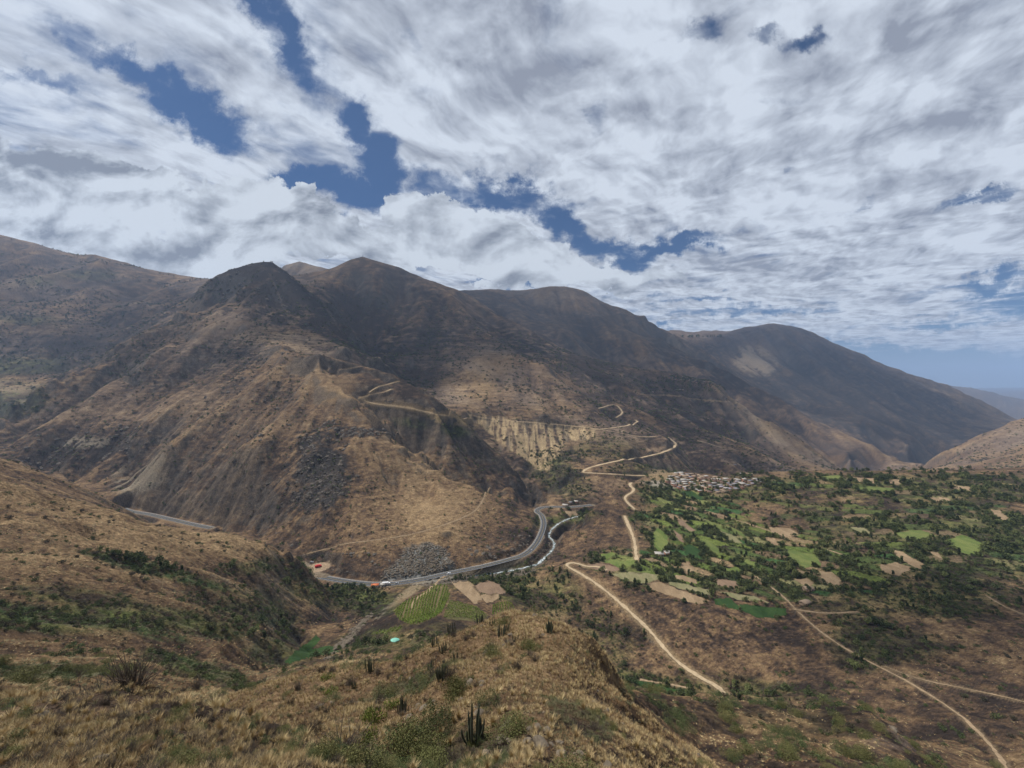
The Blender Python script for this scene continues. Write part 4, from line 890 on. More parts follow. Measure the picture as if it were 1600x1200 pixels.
rr = np.random.RandomState(22); ts = 2.0 + 5.4 * rr.rand(nt) ** 2.6; ts *= np.where(tz < 420, .85, 1)
edge = (tz > 690) & (tx / tz > .6); ts = np.where(edge, ts * 1.25, ts)
# --- shrubs
Ws = CLR * (1 - .9 * np.clip(PLOTM, 0, 1)) * inview * nf * ROADMASK * (ZZ > 12) * (ZZ < 480) * (0.12 * clump(14, 51., -.1, .3) * (ZZ > 60) + GV * (0.22 + 1.0 * clump(16, 52., -.05, .3)) * (ZZ < 460) + 0.20 * blob2((1240,1140,280,70,0,60,200)) * clump(9, 53., -.05, .3) + .03 * (ZZ < 80)) * np.where((PXG > 900) & (ZZ < 235), .38, 1.0)
ns = 7800
sx, sz, sh, sr_, sc_ = scatter(Ws * (1 / np.maximum(ZZ, 60)) , ns, 31)
ss_ = (0.9 + 2.3 * rr.rand(ns) ** 1.7) * np.where(sz < 60, .5, np.where(sz < 230, np.where(sx > 0, 1.35, .95), 1.15))
print('scatter', time.time() - T0, nt, ns)

def region(x, z, kinds, size):
    """label and group: by size first, then by where the plant stands"""
    px = CX + FPX * x / z
    sz_ = 'large' if size > .62 else ('small' if size < .28 else 'middling')
    for lab, grp, f, (p0, p1), (a, b, c), zm in kinds:
        if f(px, z):
            t = (px - p0) / (p1 - p0); w = ('downhill, ' if z < zm else 'uphill, ') + (a if t < .33 else (b if t < .67 else c)); return '%s %s, %s' % (sz_, lab, w), '%s %s, %s' % (sz_, grp, w)
TREE_KINDS = [('dark tree on the gorge side under the pale dirt road', 'trees in the gorge', lambda p, z: z < 455 and 840 < p < 1160, (840, 1160), ('knoll end', 'mid road', 'road end'), 385),
 ('dark tree in the left ravine', 'trees in the left ravine', lambda p, z: p < 640, (0, 640), ('far left', 'middle of the ravine', 'near the stream bed'), 300),
 ('dark tree along the river below the highway', 'trees along the river', lambda p, z: p < 935, (640, 935), ('by the vineyard', 'by the bare fields', 'by the road bend'), 520),
 ('dark tree on the skyline edge of the plateau', 'trees on the plateau skyline', lambda p, z: z > 690 and p > 1150, (1150, 1600), ('near the village', 'under the valley mouth', 'right end'), 760),
 ('dark tree on the right of the plateau', 'trees on the right of the plateau', lambda p, z: p > 1240, (1240, 1620), ('near the footpath fork', 'in the dense dark grove', 'by the right edge'), 440),
 ('green tree in the hedges of the terraced fields', 'trees among the terraced fields', lambda p, z: True, (930, 1240), ('by the dirt road', 'amid the lime plots', 'near the emerald strip'), 540)]
order = np.argsort(-(ts / tz)); ind = order[:300]; rest = order[300:]
kid = rr.randint(0, len(TREES), nt)
for i in ind:
    lab, grp = region(tx[i], tz[i], TREE_KINDS, (ts[i] - 2.2) / 4.6); cr, tk = TREES[kid[i]]
    e = link('tree', None, None, label=lab, category='tree', group=grp); e.location = (tx[i], tz[i], th[i] - .1); e.rotation_euler = (0, 0, rr.rand() * 6.28); s_ = ts[i]; e.scale = (s_ * (.9 + .3 * rr.rand()), s_ * (.9 + .3 * rr.rand()), s_)
    link('crown', cr, e); link('trunk', tk, e)
both = []
for cr, tk in TREES:      # crown and trunk together, for the far mass of trees
    bm = bmesh.new(); bm.from_mesh(cr); bm.from_mesh(tk); me = cr.copy(); bm.to_mesh(me); bm.free(); both.append(cr)
ct = proto_coll('woodland', [t[0] for t in TREES]); n = len(rest)
instancer('woodland', ct, np.stack([tx, tz, th - .3], 1)[rest], np.stack([np.zeros(n), np.zeros(n), rr.rand(n) * 6.28], 1), np.repeat(ts[rest, None], 3, 1) * np.array([1.1, 1.1, 1]), kid[rest], label='mass of dark green trees over the plateau and the gorge')
SHRUB_KINDS = [('rounded shrub on the bare brown slope at lower right', 'shrubs on the lower right slope', lambda p, z: p > 930 and z < 230, (930, 1500), ('beside the knoll', 'mid slope', 'by the right end'), 118),
 ('shrub in the dry grass of the knoll', 'shrubs on the grassy knoll', lambda p, z: z < 75, (300, 1060), ('on the left flank', 'on the crown', 'on the right flank'), 40),
 ('dark shrub on the gorge and plateau slopes', 'shrubs on the gorge slopes', lambda p, z: p > 860, (860, 1600), ('below the hairpin', 'under the footpath', 'at the right edge'), 330),
 ('green shrub on the left hillside', 'shrubs on the left hillside', lambda p, z: True, (0, 860), ('far left', 'along the ravine', 'near the vineyard'), 190)]
order = np.argsort(-(ss_ / sz)); ind = order[:300]; rest = order[300:]; kid = rr.randint(0, len(SHRUB), ns)
for i in ind:
    lab, grp = region(sx[i], sz[i], SHRUB_KINDS, (ss_[i] / np.where(sz[i] < 60, .5, np.where(sz[i] < 200, .95, 1.15)) - .9) / 2.3)
    near = sz[i] < 75
    o = link('shrub', TWIG[kid[i] % 2] if near and rr.rand() < .6 else (BUSHN[kid[i] % 3] if sz[i] < 170 else SHRUB[kid[i]]), None, label=lab, category='shrub', group=grp)
    o.location = (sx[i], sz[i], sh[i] - .08 * ss_[i]); o.rotation_euler = (0, 0, rr.rand() * 6.28); s_ = ss_[i]; o.scale = (s_ * 1.15, s_ * 1.15, s_ * (.8 + .4 * rr.rand()))
n = len(rest)
instancer('scrubland', proto_coll('scrubland', SHRUB), np.stack([sx, sz, sh - .1], 1)[rest], np.stack([np.zeros(n), np.zeros(n), rr.rand(n) * 6.28], 1), np.repeat(ss_[rest, None], 3, 1), kid[rest], label='scattered green and brown scrub over the near slopes')
# --- speckle of small bushes on the mountainsides
Wd = inview * ROADMASK * nf * (ZZ > 430) * (ZZ < 2300) * (1 - .9 * flat) * (0.15 + 1.0 * clump(150, 61., -.15, .3) + .8 * clump(30, 62., 0, .3)) * np.clip(1.2 - 1.2 * TONE[..., 0], .25, 1) / np.maximum(ZZ, 600) ** 1.2
n = 26000; x, z, h, r_, c_ = scatter(Wd, n, 63); s_ = (1.3 + 3.4 * rr.rand(n) ** 2.2) * np.clip(z / 800, .8, 2.0)
instancer('mountain_scrub', proto_coll('mountain_scrub', DOTS), np.stack([x, z, h - .1], 1), np.stack([np.zeros(n), np.zeros(n), rr.rand(n) * 6.28], 1), np.repeat(s_[:, None], 3, 1), rr.randint(0, 4, n), label='small dark bushes dotted over the brown mountainsides')
# --- far groves
Wd = inview * (ZZ > 1500) * (ZZ < 4200) * (blob2((150,440,260,60,0,1500,3100)) * clump(200, 71., .0, .3) + blob2((1080,600,60,14,0,1900,2500)) * 3 + .5 * blob2((520,450,40,30,0,2000,2700)) * clump(100, 72., 0, .3) + .6 * GV)
n = 2600; x, z, h, r_, c_ = scatter(Wd, n, 73); s_ = 5 + 9 * rr.rand(n) ** 1.5
instancer('far_groves', proto_coll('far_groves', DOTS), np.stack([x, z, h - .4], 1), np.stack([np.zeros(n), np.zeros(n), rr.rand(n) * 6.28], 1), np.stack([s_ * .6, s_ * .6, s_], 1), rr.randint(0, 4, n), label='dark groves on the distant slopes')
# --- grass of the near hills
Wg = inview * ROADMASK * (ZZ > 4) * (ZZ < 75) * (0.12 + 1.3 * clump(2.2, 81., -.18, .12) + .5 * (ZZ > 16)) * (ZZ ** .25)
n = 120000; x, z, h, r_, c_ = scatter(Wg, n, 83, 'screen'); s_ = (0.24 + .56 * rr.rand(n) ** 1.8) * np.clip(z / 40, .42, 1.05)
pk = 1.3 * mfbm(4.0, 4, 84., .6)[r_, c_] + .3 * rr.normal(size=n); gk = np.where(GREEN[r_, c_] > .25, 4, np.where(pk > -.1, rr.randint(0, 2, n), np.where(pk > -.3, 2 + rr.randint(0, 2, n) * (rr.rand(n) > .5) , np.where(rr.rand(n) < .5, 4, 3))))
dry = instancer('dry_grass', proto_coll('dry_grass', TUFT), np.stack([x, z, h - .03], 1), np.stack([rr.normal(size=n) * .16 + .05, rr.normal(size=n) * .16, rr.rand(n) * 6.28], 1), np.stack([s_, s_, s_ * (.8 + .5 * rr.rand(n))], 1), gk, label='dry straw and rust coloured grass over the near slopes')
Wg = inview * ROADMASK * nf * (ZZ > 60) * (ZZ < 460) * (0.25 + clump(10, 85., -.2, .2)) * np.clip(TONE[..., 0] * 1.6, .2, 1) * np.where((PXG > 860) & (ZZ < 420), .3, 1.0) * CLR
n = 46000; x, z, h, r_, c_ = scatter(Wg, n, 86, 'screen'); s_ = (0.28 + .42 * rr.rand(n)) * np.clip(z / 170, .8, 1.4)
gk = np.where(GREEN[r_, c_] > .3, 2, np.where(nB[r_, c_] + .3 * rr.normal(size=n) > .38, 0, np.where(rr.rand(n) < .4, 2, 1)))
instancer('hillside_grass', proto_coll('hillside_grass', TUFTF), np.stack([x, z, h - .05], 1), np.stack([rr.normal(size=n) * .1, rr.normal(size=n) * .1, rr.rand(n) * 6.28], 1), np.stack([s_, s_, s_ * .8], 1), gk, label='dry bunch grass on the hillsides across the ravine')
# --- leafless bushes and low green mounds of the near slopes
Wb = inview * ROADMASK * (ZZ > 6) * (ZZ < 230) * (0.25 + 1.4 * clump(7, 87., -.05, .3)) * np.where((PXG > 900) & (ZZ > 60), .45, 1.0) * (1 + 2.5 * (GREEN > .2)) * (1 + 2.2 * (ZZ < 12.5))
n = 3800; x, z, h, r_, c_ = scatter(Wb, n, 88, 'screen'); s_ = (0.4 + 1.2 * rr.rand(n) ** 2) * np.clip(z / 55, .32, 1.3); gk = np.where(rr.rand(n) < np.where(GREEN[r_, c_] > .2, .75, .22), 2 + rr.randint(0, 2, n), rr.randint(0, 2, n))
instancer('low_scrub', proto_coll('low_scrub', TWIG + [BUSHN[0], BUSHN[1]]), np.stack([x, z, h - .06], 1), np.stack([rr.normal(size=n) * .1, rr.normal(size=n) * .1, rr.rand(n) * 6.28], 1), np.stack([s_, s_, s_ * .75], 1), gk, label='leafless grey-brown scrub and low green mounds in the dry grass')
# --- a few big pale bunches of grass on the near bank
Wk = inview * (ZZ > 7.5) * (ZZ < 30)
n = 900; x, z, h, r_, c_ = scatter(Wk, n, 89, 'screen'); s_ = (0.3 + .45 * rr.rand(n)) * np.clip(z / 16, .5, 1.3)
instancer('bunch_grass', proto_coll('bunch_grass', [tuft(rs, M_grassA, 110, .6, .2), tuft(rs, M_grassA, 80, .55, .25)]), np.stack([x, z, h - .03], 1), np.stack([rr.normal(size=n) * .1, rr.normal(size=n) * .1, rr.rand(n) * 6.28], 1), np.stack([s_, s_, s_], 1), rr.randint(0, 2, n), label='pale straw bunches standing above the shorter grass of the near slopes')
# --- crags
M_crag = flatmat('crag_rock', (.115, .098, .08), .95, .1, .45, .25)
def crag(rs):
    bm = bmesh.new(); bmesh.ops.create_icosphere(bm, subdivisions=3, radius=.5); ox = rs.rand() * 90
    for v in bm.verts:
        n1_ = float(fbm(np.array([v.co.x + ox + v.co.z * 1.3]), np.array([v.co.y - v.co.z * .9]), .6, 4, .65)[0]); v.co *= 1 + 1.1 * abs(n1_) - .15
    me = bpy.data.meshes.new('crag'); bm.to_mesh(me); bm.free(); me.materials.append(M_crag); return me
Wc = inview * ROADMASK * (ZZ > 480) * (ZZ < 1900) * (blob2((498,735,46,66,10,560,820)) * clump(14, 95., -.05, .2) * 1.2 + blob2((572,676,44,8,4,600,900)) * 1.5 + blob2((130,690,120,34,-8,700,960)) * clump(20, 96., 0, .25) * .6 + blob2((790,855,70,14,-10,530,680)) * clump(12, 97., -.05, .2) * 1.4 + blob2((600,870,110,24,0,500,640)) * clump(12, 98., .05, .3) * .8 + blob2((410,445,80,40,0,1500,1850)) * clump(40, 99., 0, .25) * .25 + blob2((420,700,120,120,0,600,1100)) * clump(16, 94., .22, .4) * .4) / np.maximum(ZZ, 500)
n = 1000; x, z, h, r_, c_ = scatter(Wc, n, 100); s_ = (1.6 + 5.5 * rr.rand(n) ** 2.4) * np.clip(z / 700, .8, 2.2)
instancer('crags', proto_coll('crags', [crag(rs) for _ in range(4)]), np.stack([x, z, h - .2 * s_], 1), np.stack([rr.normal(size=n) * .2, rr.normal(size=n) * .2, rr.rand(n) * 6.28], 1), np.stack([s_ * 1.4, s_, s_ * (.6 + .6 * rr.rand(n))], 1), rr.randint(0, 4, n), label='dark rock outcrops breaking through the brown mountainsides')
# --- stones
Wr = inview * ROADMASK * (ZZ > 6) * (ZZ < 700) * ((ZZ < 60) * (ZZ > 16) * .03 * clump(6, 91., .1, .35) + GREYF * 9 + blob2((740,900,80,7,-6,470,560)) * 14 + blob2((548,992,40,5,-45,260,420)) * 3 + (ROADD['river'] < 9) * 3)
n = 5200; x, z, h, r_, c_ = scatter(Wr, n, 93, 'screen'); s_ = (0.12 + .5 * rr.rand(n) ** 3) * np.clip(z / 60, 1, 5)
instancer('loose_rocks', proto_coll('loose_rocks', ROCKS), np.stack([x, z, h], 1), rr.rand(n, 3) * 6.28 * np.array([.1, .1, 1]), np.stack([s_ * 1.3, s_, s_], 1), rr.randint(0, 4, n), label='grey and buff stones on the slopes and the river bed')
print('veg', time.time() - T0)

# ------------------------------------------------------------------ named plants of the knoll
def up_size(px_h, z): return px_h * z / FPX
def column_mesh(rs, hh, r, lean):
    k = 16; n = 9; vs = []
    ang = np.arange(k) / k * 2 * np.pi; rad = np.where(np.arange(k) % 2 == 0, 1.0, .74)
    for i in range(n):
        t = i / (n - 1); rr_ = r * (.75 + .35 * math.sin(math.pi * min(1, t * 1.1)) ** .6) * (1 if t < .85 else math.sqrt(max(0.02, 1 - ((t - .85) / .15) ** 2)))
        cx, cy = lean[0] * (1 - (1 - t) ** 2.2), lean[1] * (1 - (1 - t) ** 2.2)
        vs.append(np.stack([cx + np.cos(ang) * rad * rr_, cy + np.sin(ang) * rad * rr_, np.full(k, t * hh)], 1))
    v = np.concatenate(vs); i = np.arange(n * k).reshape(n, k); j = np.roll(i, -1, 1)
    return raw_mesh('stem', v, np.stack([i[:-1], j[:-1], j[1:], i[1:]], 2), M_cact, False, np.repeat(.8 + .4 * rs.rand(), len(v))[:, None][:, [0, 0, 0]])
CACTI = [((739,1158), 68, 11, 'tallest clump of upright grey-green cactus columns, beside the olive bush'), ((749,975), 22, 9, 'dark branching cactus on the crest of the knoll, left of the skyline pair'), ((769,978), 17, 7, 'small cactus clump on the knoll crest just right of a larger one'),
 ((706,993), 26, 9, 'dark cactus on the left shoulder of the knoll below the vineyard'), ((680,1010), 24, 8, 'dark cactus clump on the knoll near a pale stone'), ((692,1019), 22, 8, 'dark cactus clump touching its neighbour on the knoll left side'),
 ((783,994), 26, 8, 'pale candelabra cactus leaning right near the knoll top'), ((793,986), 18, 5, 'short cactus with fanned arms near the knoll top'), ((859,988), 22, 14, 'bushy round cactus clump on the right crest of the knoll'), ((711,1034), 20, 6, 'small dark cactus in the straw grass at mid knoll'),
 ((696,1046), 24, 8, 'dark cactus above the largest dark clump at mid knoll'), ((690,1062), 30, 13, 'wide black-green cactus clump at mid knoll'), ((672,1046), 20, 8, 'pale dry cactus clump at mid knoll'), ((627,1116), 32, 10, 'dark cactus low on the left side of the knoll'), ((805,1002), 16, 5, 'small grey cactus on the upper right of the knoll'),
 ((578,1050), 30, 9, 'spiky cactus standing alone on the left flank of the knoll'), ((553,1075), 16, 6, 'low cactus below the lone spiky one'), ((157,1080), 15, 8, 'squat cactus on the rim of the near grass bank'), ((198,1080), 16, 7, 'small forked cactus on the rim of the near grass bank'), ((302,1112), 18, 9, 'spiky cactus among the straw grass of the near bank')]
rs = np.random.RandomState(77)
for (px, py), hp, nst, lab in CACTI:
    x, z, h = hit(px, py, 4, 90); hh = up_size(hp, z) * .9
    e = link('cactus', None, None, label=lab, category='cactus', group='cacti on the near slopes'); e.location = (x, z, h - .15)
    for q in range(int(nst * 1.7)):
        a = rs.rand() * 6.28; rad = hh * .2 * rs.rand() ** .5; f_ = .4 + .6 * rs.rand()
        o = link('stem', column_mesh(rs, hh * f_, .026 * hh ** .6 + .012, (math.cos(a) * hh * .2 * rs.rand(), math.sin(a) * hh * .2 * rs.rand())), e); o.location = (math.cos(a) * rad, math.sin(a) * rad, 0)
BUSHES = [((703,1100),34,44,0,'olive green bush left of the tall cactus clump'),((722,1080),26,30,2,'smaller olive bush uphill of the olive green one on the knoll'),((690,1135),40,40,1,'dark green bush downhill of the tall cactus clump'),((640,1190),46,70,2,'broad grey-green bush at the bottom edge below the tall cactus'),((560,1192),40,70,0,'broad olive bush at the bottom edge left of the grey-green one'),((500,1185),34,50,2,'olive bush at the bottom edge beside the near grass bank'),((690,1188),40,60,0,'olive bush at the bottom edge right of the broad ones'),
 ((583,1135),26,28,3,'bright yellow-green bush on the lower left of the knoll'),((577,1162),24,24,3,'bright yellow-green bush just below another on the knoll'),((614,1105),14,20,3,'small yellow-green plant beside the low dark cactus'),((515,1085),10,18,3,'small yellow-green plant on the far left flank of the knoll'),((510,1062),9,16,3,'tiny yellow-green plant on the left rim of the knoll'),((760,1105),20,30,1,'dull green bush just right of the tall cactus clump'),((575,1120),12,20,3,'small light green plant above the bright yellow-green bush')]
for (px, py), hp, wp, k, lab in BUSHES:
    x, z, h = hit(px, min(py, 1199), 4, 90); hh = up_size(hp, z) * 1.3; ww = up_size(wp, z)
    o = link('bush', BUSHN[k], None, label=lab, category='bush', group='green bushes on the knoll'); o.location = (x, z, h - .1); o.scale = (ww * .9, ww * .9, hh * 1.3); o.rotation_euler = (0, 0, rs.rand() * 6)
for (px, py), sp_, lab in [((672,998),3.0,'pale stone beside the dark cactus clump on the knoll'),((640,1120),8,'pale flat rock outcrop on the lower left of the knoll'),((812,1118),4,'low buff outcrop on the knoll right of the cacti'),((848,992),5,'round grey stone under the bushy cactus on the crest'),((60,1120),14,'dark rock half buried in the near grass bank'),((150,1190),16,'dark rock at the bottom left corner'),((1395,1140),10,'pinkish rock slab on the bottom right slope')]:
    x, z, h = hit(px, py, 4, 200); w_ = up_size(sp_, z)
    o = link('rock', ROCKS[rs.randint(4)], None, label=lab, category='rock', group='rocks on the near slopes'); o.location = (x, z, h); o.scale = (w_ * 1.6, w_ * 1.3, w_); o.rotation_euler = (0, 0, rs.rand() * 6)

# ------------------------------------------------------------------ vine rows
M_vine = leaf_mat('vine_leaves', (.13, .18, .028), (.16, .20, .036))
def vine_row(pa, pb, z0, z1, grp, lab, hh=1.3):
    a = np.array(hit(*pa, z0, z1)); b = np.array(hit(*pb, z0, z1)); L = math.hypot(*(b - a)[:2])
    if L < 3 or L > 280: return
    n = int(L / 1.0); t = np.linspace(0, 1, n); x = a[0] + (b[0] - a[0]) * t; z = a[1] + (b[1] - a[1]) * t
    x = x + .12 * rs.normal(size=n); h = ground(x, z); keep = rs.rand(n) > .06
    cen = np.repeat(np.stack([x, z, h + .1], 1)[keep], 13, 0); cen = cen + rs.normal(size=cen.shape) * np.array([.33, .30, .0]); cen[:, 2] += hh * rs.rand(len(cen))
    v = quads(cen, np.full(len(cen), .26), rs); o = cen.mean(0)
    c_ = np.repeat((.7 + .6 * rs.rand(len(cen)))[:, None], 4, 0)[:, [0, 0, 0]]
    ob = link('vine_row', raw_mesh('vine_row', v - np.array([o[0], o[1], o[2] - hh / 2]), np.arange(len(cen) * 4), M_vine, False, c_), None, label=lab, category='vine row', group=grp); ob.location = (o[0], o[1], o[2] - hh / 2)
def along(P, t):
    P = np.array(P, float); d = np.concatenate([[0], np.cumsum(np.hypot(*np.diff(P, axis=0).T))]); d /= d[-1]; return (float(np.interp(t, d, P[:, 0])), float(np.interp(t, d, P[:, 1])))
for nrow, A_, B_, z0_, z1_, grp, lab, hh_ in [
  (19, [(615,955),(624,968),(640,976),(658,973),(676,966),(690,956)], [(620,951),(636,938),(660,928),(681,914),(697,914),(703,930)], 280, 490, 'vine rows of the large left block', 'green vine row in the large vineyard block below the highway', 1.3),
  (9, [(704,938),(700,946),(696,955),(694,966)], [(742,948),(752,955),(760,962),(745,972)], 280, 480, 'vine rows of the small right block', 'green vine row in the block that slants down to the right of the large one', 1.3),
  (9, [(768,960),(776,960),(790,958),(806,954)], [(770,946),(778,942),(790,940),(800,942)], 330, 520, 'thin vine rows above the knoll', 'thin pale vine row in the dull block above the knoll crest', .7),
  (6, [(577,992),(590,991),(605,990),(622,986)], [(583,986),(596,985),(610,983),(630,979)], 200, 430, 'vine rows of the narrow strip', 'green vine row in the narrow strip above the turquoise canopy', 1.1)]:
    for i in range(nrow):
        t = (i + .5) / nrow; vine_row(along(A_, t), along(B_, t), z0_, z1_, grp, lab, hh_)
# ------------------------------------------------------------------ houses
M_roofs = {'pale': flatmat('pale_metal_roof', (.32, .295, .26), .5, .4, .12, .6), 'tan': flatmat('sandy_tile_roof', (.27, .20, .14), .9, .1, .2, .8), 'grey': flatmat('weathered_metal_roof', (.17, .165, .18), .6, .3, .2, .7), 'brown': flatmat('brown_tile_roof', (.13, .085, .065), .9, .1, .2, 1.), 'lilac': flatmat('faded_lilac_roof', (.26, .235, .26), .6, .3, .1, .6), 'orange': flatmat('orange_roof', (.50, .14, .05), .7, .2, .1, .6), 'red': flatmat('red_tarpaulin', (.50, .03, .035), .6, .3, .1, .6)}
M_walls = [flatmat('adobe_wall', (.20, .145, .10), .95, .05, .15, 1.), flatmat('white_wall', (.33, .30, .26), .9, .1, .08, .6), flatmat('brick_wall', (.26, .13, .085), .95, .05, .15, 2.)]
M_door = flatmat('dark_timber_door', (.06, .04, .03), .7, .2); M_glass = flatmat('window_glass', (.03, .035, .045), .2, .5)
def box(x0, x1, y0, y1, z0, z1):
    v = np.array([(x, y, z) for z in (z0, z1) for (x, y) in ((x0, y0), (x1, y0), (x1, y1), (x0, y1))], float)
    f = np.array([(0, 3, 2, 1), (4, 5, 6, 7), (0, 1, 5, 4), (1, 2, 6, 5), (2, 3, 7, 6), (3, 0, 4, 7)]); return v, f
def mesh_of(name, parts, mat): v, f = join(parts); return raw_mesh(name, v, f, mat)
def house_parts(w, d, hh, roof, wall, pitch=.28, gable=True):
    hw, hd = w / 2, d / 2; out = {}
    out['wall'] = mesh_of('wall', [box(-hw, hw, -hd, hd, -4, hh)], M_walls[wall])
    o = .45; rz = hh + (hd + o) * pitch
    if gable:
        v = np.array([(-hw - o, -hd - o, hh - .02), (hw + o, -hd - o, hh - .02), (hw + o, 0, rz), (-hw - o, 0, rz), (hw + o, hd + o, hh - .02), (-hw - o, hd + o, hh - .02)])
        v2 = v + np.array([0, 0, .14]); n = 6; f = [(6, 7, 8, 9), (9, 8, 10, 11), (0, 3, 2, 1), (3, 5, 4, 2), (0, 1, 7, 6), (5, 11, 10, 4), (1, 2, 8, 7), (2, 4, 10, 8), (0, 6, 9, 3), (3, 9, 11, 5), (0, 3, 5, 0), (1, 4, 2, 1)]
        V_ = np.concatenate([v, v2]); out['roof'] = raw_mesh('roof', V_, np.array([q for q in f if len(set(q)) == 4]), M_roofs[roof])
        g1 = (np.array([(-hw, -hd, hh), (-hw, hd, hh), (-hw, 0, rz - .1), (-hw, 0, rz - .1)]), np.array([(0, 1, 2, 3)])); g2 = (g1[0] * [-1, 1, 1], np.array([(3, 2, 1, 0)]))
        out['gable'] = mesh_of('gable', [box(-hw, -hw + .2, -hd * .55, hd * .55, hh, hh + (rz - hh) * .42), box(hw - .2, hw, -hd * .55, hd * .55, hh, hh + (rz - hh) * .42)], M_walls[wall])
    else:
        v = np.array([(-hw - o, -hd - o, hh + .05), (hw + o, -hd - o, hh + .05), (hw + o, hd + o, hh + d * .14), (-hw - o, hd + o, hh + d * .14)]); V_ = np.concatenate([v, v + [0, 0, .14]])
        out['roof'] = raw_mesh('roof', V_, np.array([(4, 5, 6, 7), (0, 3, 2, 1), (0, 1, 5, 4), (1, 2, 6, 5), (2, 3, 7, 6), (3, 0, 4, 7)]), M_roofs[roof])
    out['door'] = mesh_of('door', [box(-.5, .5, -hd - .06, -hd + .02, 0, 2.05)], M_door)
    out['window'] = [mesh_of('window', [box(s * hw * .58 - .5, s * hw * .58 + .5, -hd - .05, -hd + .02, 1.0, 2.0)], M_glass) for s in (-1, 1)]
    return out
def place(parts, name, x, z, h, rot, **props):
    e = link(name, None, None, **props); e.location = (x, z, h); e.rotation_euler = (0, 0, rot)
    for k, me in parts.items():
        for q in (me if isinstance(me, list) else [me]): link(k, q, e)
    return e
HP = {}
for rc in M_roofs:
    if rc in ('orange', 'red'): continue
    HP[rc] = [house_parts(8.6, 5.8, 2.3, rc, 0), house_parts(10.5, 6, 2.8, rc, 0, gable=False), house_parts(7.4, 5.6, 2.5, rc, 2, gable=False), house_parts(9.4, 5.6, 2.3, rc, 0)]
RN = {'pale': 'whitish metal', 'tan': 'sandy tiled', 'grey': 'grey metal', 'brown': 'brown tiled', 'lilac': 'faded lilac'}
poly = [(1040,757),(1046,746),(1056,740),(1075,741),(1110,746),(1140,750),(1185,748),(1190,754),(1156,765),(1140,770),(1110,771),(1085,768),(1055,763)]
placed = []; cols_ = list(HP)
tries = 0
while len(placed) < 170 and tries < 6000:
    tries += 1
    px, py = 1028 + 164 * rs.rand() ** 1.15, 740 + 33 * rs.rand()
    if not inpoly(np.array([px]), np.array([py]), poly)[0]: continue
    x, z, h = hit(px, py, 600, 1000)
    if any(abs(x - a) < 9.4 and abs(z - b) < 6.6 for a, b in placed): continue
    placed.append((x, z)); rc = rs.choice(cols_, p=[.33, .32, .12, .16, .07]); k = rs.randint(4)
    side = 'left part' if px < 1068 else ('middle' if px < 1108 else 'right part')
    place(HP[rc][k], 'house', x, z, h, .12 + .07 * rs.normal() + (math.pi / 2 if rs.rand() < .06 else 0), label='%s roofed house in the %s of the packed village' % (RN[rc], side), category='house', group='village houses, %s roofs, %s' % (RN[rc], side))
n2 = 0; tries = 0; placed = []
while n2 < 34 and tries < 2000:
    tries += 1; t = rs.rand(); px = 1046 + 68 * t; py = 588 + 11 * t + 7 * (rs.rand() - .4)
    if n2 > 27: px, py = 1056 + 14 * rs.rand(), 609.5
    x, z, h = hit(px, py, 1700, 2600)
    if any(abs(x - a) < 9 and abs(z - b) < 9 for a, b in placed): continue
    placed.append((x, z)); n2 += 1; low = py > 606
    place(HP['pale' if rs.rand() < .55 else 'grey'][1 if low else rs.randint(4)], 'house', x, z, h, rs.rand() * .6, label='tiny pale roofed house in the row below the ridge hamlet' if low else 'tiny pale roofed house in the hamlet high on the far ridge', category='house', group='lower row of the ridge hamlet' if low else 'houses of the ridge hamlet')
SING = [((1030,868),'pale',1,'white house with a pale roof among the terraced fields'),((1043,866),'pale',2,'small white hut right of the white house in the fields'),((1258,944),'tan',3,'lone sandy roofed house where the footpaths meet'),((883,791),'pale',1,'long white shed beside the highway at the river bend'),((892,786),'grey',3,'grey roofed building behind the white shed at the bend'),((900,785),'pale',2,'small pale building behind the white shed at the bend'),((1263,922),'tan',0,'small hut half hidden by trees above the lone house'),((1158,741),'pale',1,'pale roofed house just right of the village edge'),((1172,742),'tan',0,'tan roofed house outside the village to the right'),((1148,727),'grey',0,'small grey house on the slope beyond the village'),((1020,613),'pale',2,'single white house left of the ridge hamlet road')]
for (px, py), rc, k, lab in SING:
    x, z, h = hit(px, py, 350, 2600); place(HP[rc][k], 'house', x, z, h, .3 * rs.normal(), label=lab, category='house')
x, z, h = hit(586, 917, 380, 600); place(house_parts(8, 4.6, 2.6, 'orange', 1, .2), 'roadside_shop', x, z, h, .15, label='roadside shop with an orange roof below the highway', category='shop')
x, z, h = hit(598, 916, 380, 600); place(house_parts(5, 3.2, 2.6, 'pale', 1, gable=False), 'roadside_hut', x, z, h, .1, label='small white roofed hut right of the orange roofed shop', category='hut')

